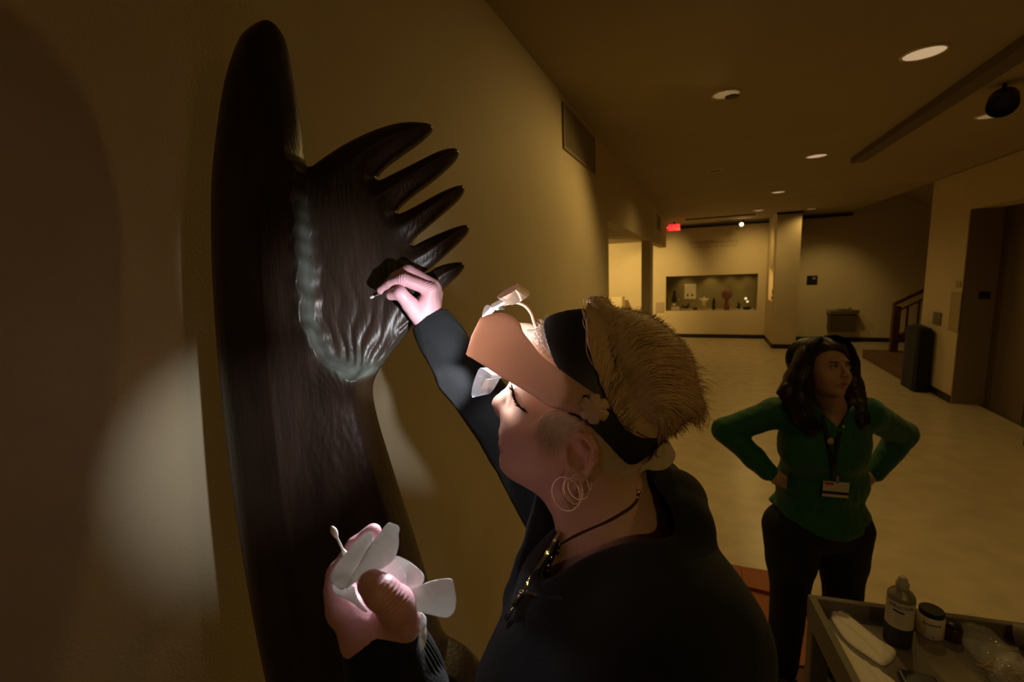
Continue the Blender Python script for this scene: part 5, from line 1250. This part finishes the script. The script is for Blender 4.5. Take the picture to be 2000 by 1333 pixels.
s.cap(h2(0, .018, .082), h2(0, -.022, .108), .0075*K, .0105*K, k=.008)
s.chain([h2(-.022, -.060, .078), h2(-.006, -.054, .089), h2(0, -.0555, .089), h2(.006, -.054, .089), h2(.022, -.060, .078)], [.003, .0052, .005, .0052, .003], k=.004)
s.chain([h2(-.020, -.064, .078), h2(0, -.069, .087), h2(.020, -.064, .078)], [.003, .0065, .003], k=.004)
s.chain([h2(-.021, -.061, .085), h2(0, -.062, .095), h2(.021, -.061, .085)], [.0014, .0022, .0014], k=.002, sub=True)
NB = P(1622, 835, 2.05)
s.chain([h2(0, -.05, -.012), P(1625, 795, 2.03), NB], [.054, .053, .06], k=.02)
s.cap(NB, P(1560, 850, 2.05), .05, .05, k=.03); s.cap(NB, P(1675, 845, 2.05), .05, .05, k=.03); s.cap(NB, P(1625, 890, 2.02), .075, .08, k=.03)
V, Q = s.mesh(); V = smoothV(V, Q, 1, .4); base2 = np.array((.46, .27, .19)); cc = np.tile(base2, (len(V), 1))
def blob(c, r, col, a):
    global cc
    q = (V-h2(*c)) @ R2.T; wgt = a*np.exp(-((q/np.array(r))**2).sum(1)); cc = cc*(1-wgt[:, None])+np.array(col)*wgt[:, None]
blob((0, -.061, .090), (.020, .0085, .02), (.30, .06, .06), 1.0)
for q in (-1, 1): blob((q*.031, .012, .085), (.017, .010, .02), (.14, .07, .05), .8); blob((q*.042, -.03, .07), (.02, .018, .03), (.50, .24, .17), .5)
parts = [(V, Q, cc)]
def addp(sd):
    V_, Q_ = sd.mesh(); parts.append((V_, Q_, np.tile(base2, (len(V_), 1))))
# hand on the hip
SHL, SHR = P(1517, 806, 2.06), P(1695, 808, 2.00); ELL, ELR = P(1418, 842, 2.14), P(1762, 848, 2.10); WRL, WRR = P(1502, 924, 2.05), P(1706, 928, 2.14)
def hiphand(W_, tx, ty, tz, sg):
    c = P(tx, ty, tz); sd = SDF(np.minimum(W_, c)-.1, np.maximum(W_, c)+.1, .003); sd.cap(W_, c, .024, .032, k=.01)
    d = c-W_; d /= np.linalg.norm(d); dn = np.array([0, 0, -1.0]); bk = np.cross(d, dn)*sg; bk /= np.linalg.norm(bk)
    for k in range(4):
        a = c+dn*(.022-.015*k)+d*.01; b_ = a+d*.030+bk*.016; e = b_+d*.012+bk*.030-dn*0
        sd.chain([a, b_, e], [.0105, .0095, .0078], k=.004)
    sd.chain([c-dn*.01-d*.02, c-dn*.03-bk*.01+d*.012, c-dn*.034-bk*.018+d*.036], [.013, .011, .009], k=.006); addp(sd)
hiphand(WRL, 1517, 934, 2.04, 1); hiphand(WRR, 1692, 936, 2.13, -1)
ar = SDF(np.minimum.reduce([SHL, ELL, WRL, SHR, ELR, WRR])-.08, np.maximum.reduce([SHL, ELL, WRL, SHR, ELR, WRR])+.08, .010)
ar.chain([NB, SHL, ELL, WRL], [.06, .045, .036, .024], k=.02); ar.chain([NB, SHR, ELR, WRR], [.06, .045, .036, .024], k=.02); addp(ar)
chx = np.array([CX[0], CX[1], 0]); chx /= np.linalg.norm(chx); czx = np.array([CZ[0], CZ[1], 0]); czx /= np.linalg.norm(czx)
core = SDF((pel[0]-.4, pel[1]-.3, .03), (pel[0]+.4, pel[1]+.3, NB[2]), .014)
core.cap(NB, pel, .08, .13, k=.03)
LEG = []
for q in (-1, 1):
    hp = pel+chx*.115*q+np.array([0, 0, -.06]); kn = np.array([pel[0], pel[1], .50])+chx*.125*q-czx*.02; an = np.array([pel[0], pel[1], .085])+chx*.13*q; LEG.append((hp, kn, an))
    core.chain([hp, kn, an], [.09, .06, .04], k=.03)
addp(core)
n0 = 0; VV, QQ, CC = [], [], []
for v_, q_, c_ in parts: VV.append(v_); QQ.append(q_+n0); CC.append(c_); n0 += len(v_)
bdy = mesh_obj('body', np.vstack(VV), np.vstack(QQ), M_skin2, w2); vcolor(bdy, np.vstack(CC))
# eyes, brows
M_sclera = mat('sclera', (.55, .45, .36), .3); M_iris = mat('iris', (.03, .014, .008), .2)
for q in (-1, 1):
    c = h2(q*.031, .0085, .0765); B().ball(c, .0108, 16, 10).obj('eye', M_sclera, w2, smooth=True)
    g = fw+upv*.05; B().ball(c+g*.0058, .0062, 14, 8).obj('iris', M_iris, w2, smooth=True)
    B().tube([h2(q*.031+dx, .0085+dy, .0865-abs(dx)*.25) for dx, dy in ((-.014, .0), (-.007, .0065), (0, .0085), (.007, .0065), (.014, .001))], .0016, 6).obj('upper_lid', M_lash, w2, smooth=True)
    B().tube([h2(q*(.031+dx), .0245+dy, .087-max(dx, 0)*.7) for dx, dy in ((-.016, -.002), (-.006, .003), (.006, .005), (.017, .0))], [.0014, .0026, .0024, .001], 8).obj('eyebrow', M_hair_d, w2, smooth=True)
# blouse
bs = SDF(P(1600, 900, 2.1)-np.array([.62, .42, .46]), P(1600, 900, 2.1)+np.array([.62, .42, .34]), .0065)
RB = np.array([chx, [0, 0, 1], czx]); be = lambda px, py, z, r, k=.04: bs.ell(P(px, py, z), r, R=RB, k=k)
bs.chain([SHL, P(1610, 815, 2.05), SHR], [.062, .075, .062], k=.03)
be(1607, 865, 2.06, (.195, .17, .135), .05); be(1573, 888, 2.00, (.085, .085, .07), .06); be(1652, 888, 1.98, (.085, .085, .07), .06)
be(1604, 940, 2.10, (.200, .17, .14)); be(1594, 1010, 2.14, (.225, .16, .165)); be(1596, 1050, 2.15, (.225, .12, .16))
bs.chain([SHL, ELL, WRL+(WRL-ELL)*-.06], [.064, .060, .043], k=.03); bs.chain([SHR, ELR, WRR+(WRR-ELR)*-.06], [.064, .060, .043], k=.03)
bs.chain([ELL*.35+WRL*.65, WRL], [.050, .032], k=.015)
ax = [bs.lo[i]+bs.h*np.arange(bs.n[i]) for i in range(3)]; G3 = np.stack(np.meshgrid(*ax, indexing='ij'), -1); qx, qy, qz = topx(G3)
hem = [(1300, 600), (1900, 600), (1900, 990), (1712, 1000), (1698, 1030), (1684, 1046), (1655, 1060), (1625, 1057), (1598, 1049), (1570, 1034), (1542, 1017), (1515, 990), (1487, 962), (1300, 930)]
bs.D = np.maximum(bs.D, -sdpoly(hem, qx, qy)*qz/F)
vn = [(1590, 770), (1598, 795), (1618, 818), (1638, 838), (1650, 815), (1664, 790), (1664, 760)]
frn = (G3 @ CZ) < (P(1630, 830, 2.04) @ CZ)
bs.D = np.where(frn, np.maximum(bs.D, sdpoly(vn, qx, qy)*qz/F), bs.D)
V, Q = bs.mesh(); V = smoothV(V, Q, 1, .4); f1 = fbm(V*np.array([1, 1, .35]), 50, 12)*.006+fbm(V, 110, 4)*.0015
cxy = P(1604, 900, 2.1); rel = V-cxy; rel[:, 2] = 0; rel /= np.linalg.norm(rel, axis=1, keepdims=True)+1e-6
mesh_obj('blouse', V+rel*f1[:, None], Q, M_green, w2)
# trousers and shoes
ts_ = SDF((pel[0]-.42, pel[1]-.32, .02), (pel[0]+.42, pel[1]+.32, pel[2]+.12), .010)
ts_.ell(pel+np.array([0, 0, -.02]), (.205, .14, .15), R=RB, k=0) if False else ts_.ell(pel+np.array([0, 0, -.02]), (.205, .15, .14), R=RB)
for (hp, kn, an) in LEG: ts_.chain([hp, (hp+kn)/2, kn, an], [.128, .105, .080, .068], k=.02)
V, Q = ts_.mesh(); V = V+(fbm(V, 40, 9)*.003)[:, None]*czx; mesh_obj('trousers', V, Q, M_pants, w2)
for (hp, kn, an) in LEG:
    sd = SDF(an-np.array([.2, .3, .085]), an+np.array([.2, .3, .06]), .007); a = np.array([an[0], an[1], .05]); sd.chain([a, a-czx*.11-np.array([0, 0, .012]), a-czx*.17-np.array([0, 0, .018])], [.045, .040, .028], k=.02)
    zz = sd.lo[2]+sd.h*np.arange(sd.n[2]); sd.D = np.maximum(sd.D, (.006-zz)[None, None, :]); V, Q = sd.mesh(); mesh_obj('shoe', V, Q, M_black, w2)
# hair
hs = SDF(HC2-np.array([.28, .25, .36]), HC2+np.array([.25, .25, .20]), .005)
hs.ell(h2(0, .045, -.028), np.array([.094, .096, .108])*K, R=R2)
CL = [(1578, 700, 1.99, .050), (1563, 738, 1.99, .056), (1556, 776, 1.98, .056), (1570, 812, 1.95, .046), (1588, 838, 1.93, .030)]
CL2 = [(1548, 745, 2.0, .035), (1534, 762, 1.98, .026), (1530, 775, 1.97, .018)]
CR = [(1654, 694, 2.02, .036), (1664, 730, 2.05, .030), (1669, 768, 2.03, .036), (1678, 798, 1.99, .040), (1682, 826, 1.95, .028)]
for ch in (CL, CL2, CR): hs.chain([P(a, b_, c_) for a, b_, c_, r in ch], [r for *_, r in ch], k=.02)
hs.cap(P(1575, 760, 2.08), P(1660, 775, 2.10), .06, k=.03)
ax = [hs.lo[i]+hs.h*np.arange(hs.n[i]) for i in range(3)]; G3 = np.stack(np.meshgrid(*ax, indexing='ij'), -1); qx, qy, qz = topx(G3)
fo = [(1594, 700), (1604, 690), (1622, 684), (1640, 687), (1654, 697), (1661, 712), (1662, 742), (1659, 768), (1662, 800), (1650, 838), (1636, 840), (1606, 800), (1593, 784), (1587, 755), (1587, 722)]
cutz = (h2(0, 0, .012) @ CZ)
hs.D = np.where((G3 @ CZ) < cutz, np.maximum(hs.D, sdpoly(chaikin(fo, 1), qx, qy)*qz/F), hs.D)
V, Q = hs.mesh(); V = smoothV(V, Q, 1, .4); V = V+(fbm(V*np.array([1, 1, .5]), 90, 7)*.006)[:, None]*np.array([.6, -.5, .2]); mesh_obj('hair', V, Q, M_hair_d, w2)
P3 = []
for ch, N in ((CL, 900), (CL2, 160), (CR, 420)):
    c = catmull([P(a, b_, c_) for a, b_, c_, r in ch], 6); r_ = np.interp(np.linspace(0, 1, len(c)), np.linspace(0, 1, len(ch)), [q[3] for q in ch])
    for _ in range(N):
        a = RNG.uniform(0, 6.28); o = np.array([math.cos(a), math.sin(a)]); k = RNG.uniform(.9, 1.12); i0 = RNG.integers(0, max(1, len(c)//2)); idx = np.linspace(i0, len(c)-1, 12); ph = RNG.random()*6.28
        p_ = np.stack([np.interp(idx, range(len(c)), c[:, j]) for j in range(3)], 1); rr = np.interp(idx, range(len(c)), r_)
        wv = .004*np.sin(idx*.75+ph*.3+a*2)
        P3.append(p_+((o[0]*k*rr+wv)[:, None])*CX+((o[1]*k*rr)[:, None])*CZ+(.003*np.sin(idx*.9+a))[:, None]*CX)
for _ in range(500):   # crown
    a = RNG.uniform(-1, 1); th = np.linspace(.15, 1.9+.3*RNG.random(), 12); r = .985+.03*RNG.random(); sgn = RNG.choice([-1, 1])
    q = np.stack([sgn*np.sin(th)*.094*r, .045+np.cos(th)*.096*r, np.full(12, -.028+a*.085)*np.sin(th*.5+.8)], 1)
    P3.append(HC2+K*(q[:, :1]*sx+q[:, 1:2]*upv+q[:, 2:]*fw))
P3 = np.array(P3); _, _, z_ = topx(P3.reshape(-1, 3)); X_, Y_, _z = topx(P3.reshape(-1, 3)); bad = (sdpoly(fo, X_, Y_) > 3).reshape(P3.shape[:2]).any(1) & ((P3 @ CZ).min(1) < cutz)
P3 = P3[~bad]; V, Q = strands(P3, np.r_[np.full(10, .0011), .0007, .0002][None, :]); mesh_obj('hair_strands', V, Q, M_hair_d, w2, kind='stuff')
# lanyard and badge
def onblouse(x, y, off=.004):
    for z in np.arange(1.75, 2.2, .004):
        q = (P(x, y, z)-bs.lo)/bs.h; i = np.round(q).astype(int)
        if (i >= 0).all() and (i < bs.n).all() and bs.D[tuple(i)] < 0: return P(x, y, z-off-.006)
    return P(x, y, 1.95)
st1 = [onblouse(*q) for q in ((1648, 812), (1640, 850), (1634, 880), (1630, 910), (1629, 938))]; st2 = [onblouse(*q) for q in ((1606, 812), (1614, 845), (1621, 880), (1626, 910), (1628, 938))]
def ribbon(pts, wd, name, m, th=.001):
    p_ = catmull(pts, 6); V = []; n = len(p_)
    for q in p_: V += [q-CX*wd/2, q+CX*wd/2, q+CX*wd/2+CZ*th, q-CX*wd/2+CZ*th]
    Fs = [(4*i+a, 4*i+(a+1) % 4, 4*i+4+(a+1) % 4, 4*i+4+a) for i in range(n-1) for a in range(4)]+[(3, 2, 1, 0), (4*n-4, 4*n-3, 4*n-2, 4*n-1)]
    return mesh_obj(name, V, Fs, m, w2, False)
ribbon(st1, .016, 'lanyard', M_dark); ribbon(st2, .016, 'lanyard', M_dark)
bc = onblouse(1632, 958, .008); Rb = axM(bc, CX*.995-CY*.09, CY*.995+CX*.09, -CZ)
badge = B().box((-.056, -.030, 0), (.056, .036, .0015), Rb, .0004).obj('badge', mat('badge_white', (.62, .55, .45), .5), w2)
B().box((-.050, .020, .0015), (-.012, .032, .0022), Rb).obj('badge_red_mark', mat('badge_red', (.5, .05, .02), .5), badge)
B().box((-.056, -.018, .0015), (.056, -.006, .0022), Rb).obj('badge_black_bar', M_black, badge)
B().box((-.004, .030, .001), (.008, .062, .003), Rb, .0005).obj('badge_clip', M_steel, badge)
pc = onblouse(1622, 862, .004); B().lathe([(.014, 0), (.014, .002), (.011, .004), (.001, .0045)], axM(pc, CX, CY, -CZ), 20).obj('pin_badge', mat('pin_tan', (.5, .36, .24), .5), w2, smooth=True)
pc = onblouse(1647, 834, .006); B().lathe([(.007, 0), (.007, .002), (.001, .004)], axM(pc, CX, CY, -CZ), 14).obj('small_pin', M_silver, w2, smooth=True)
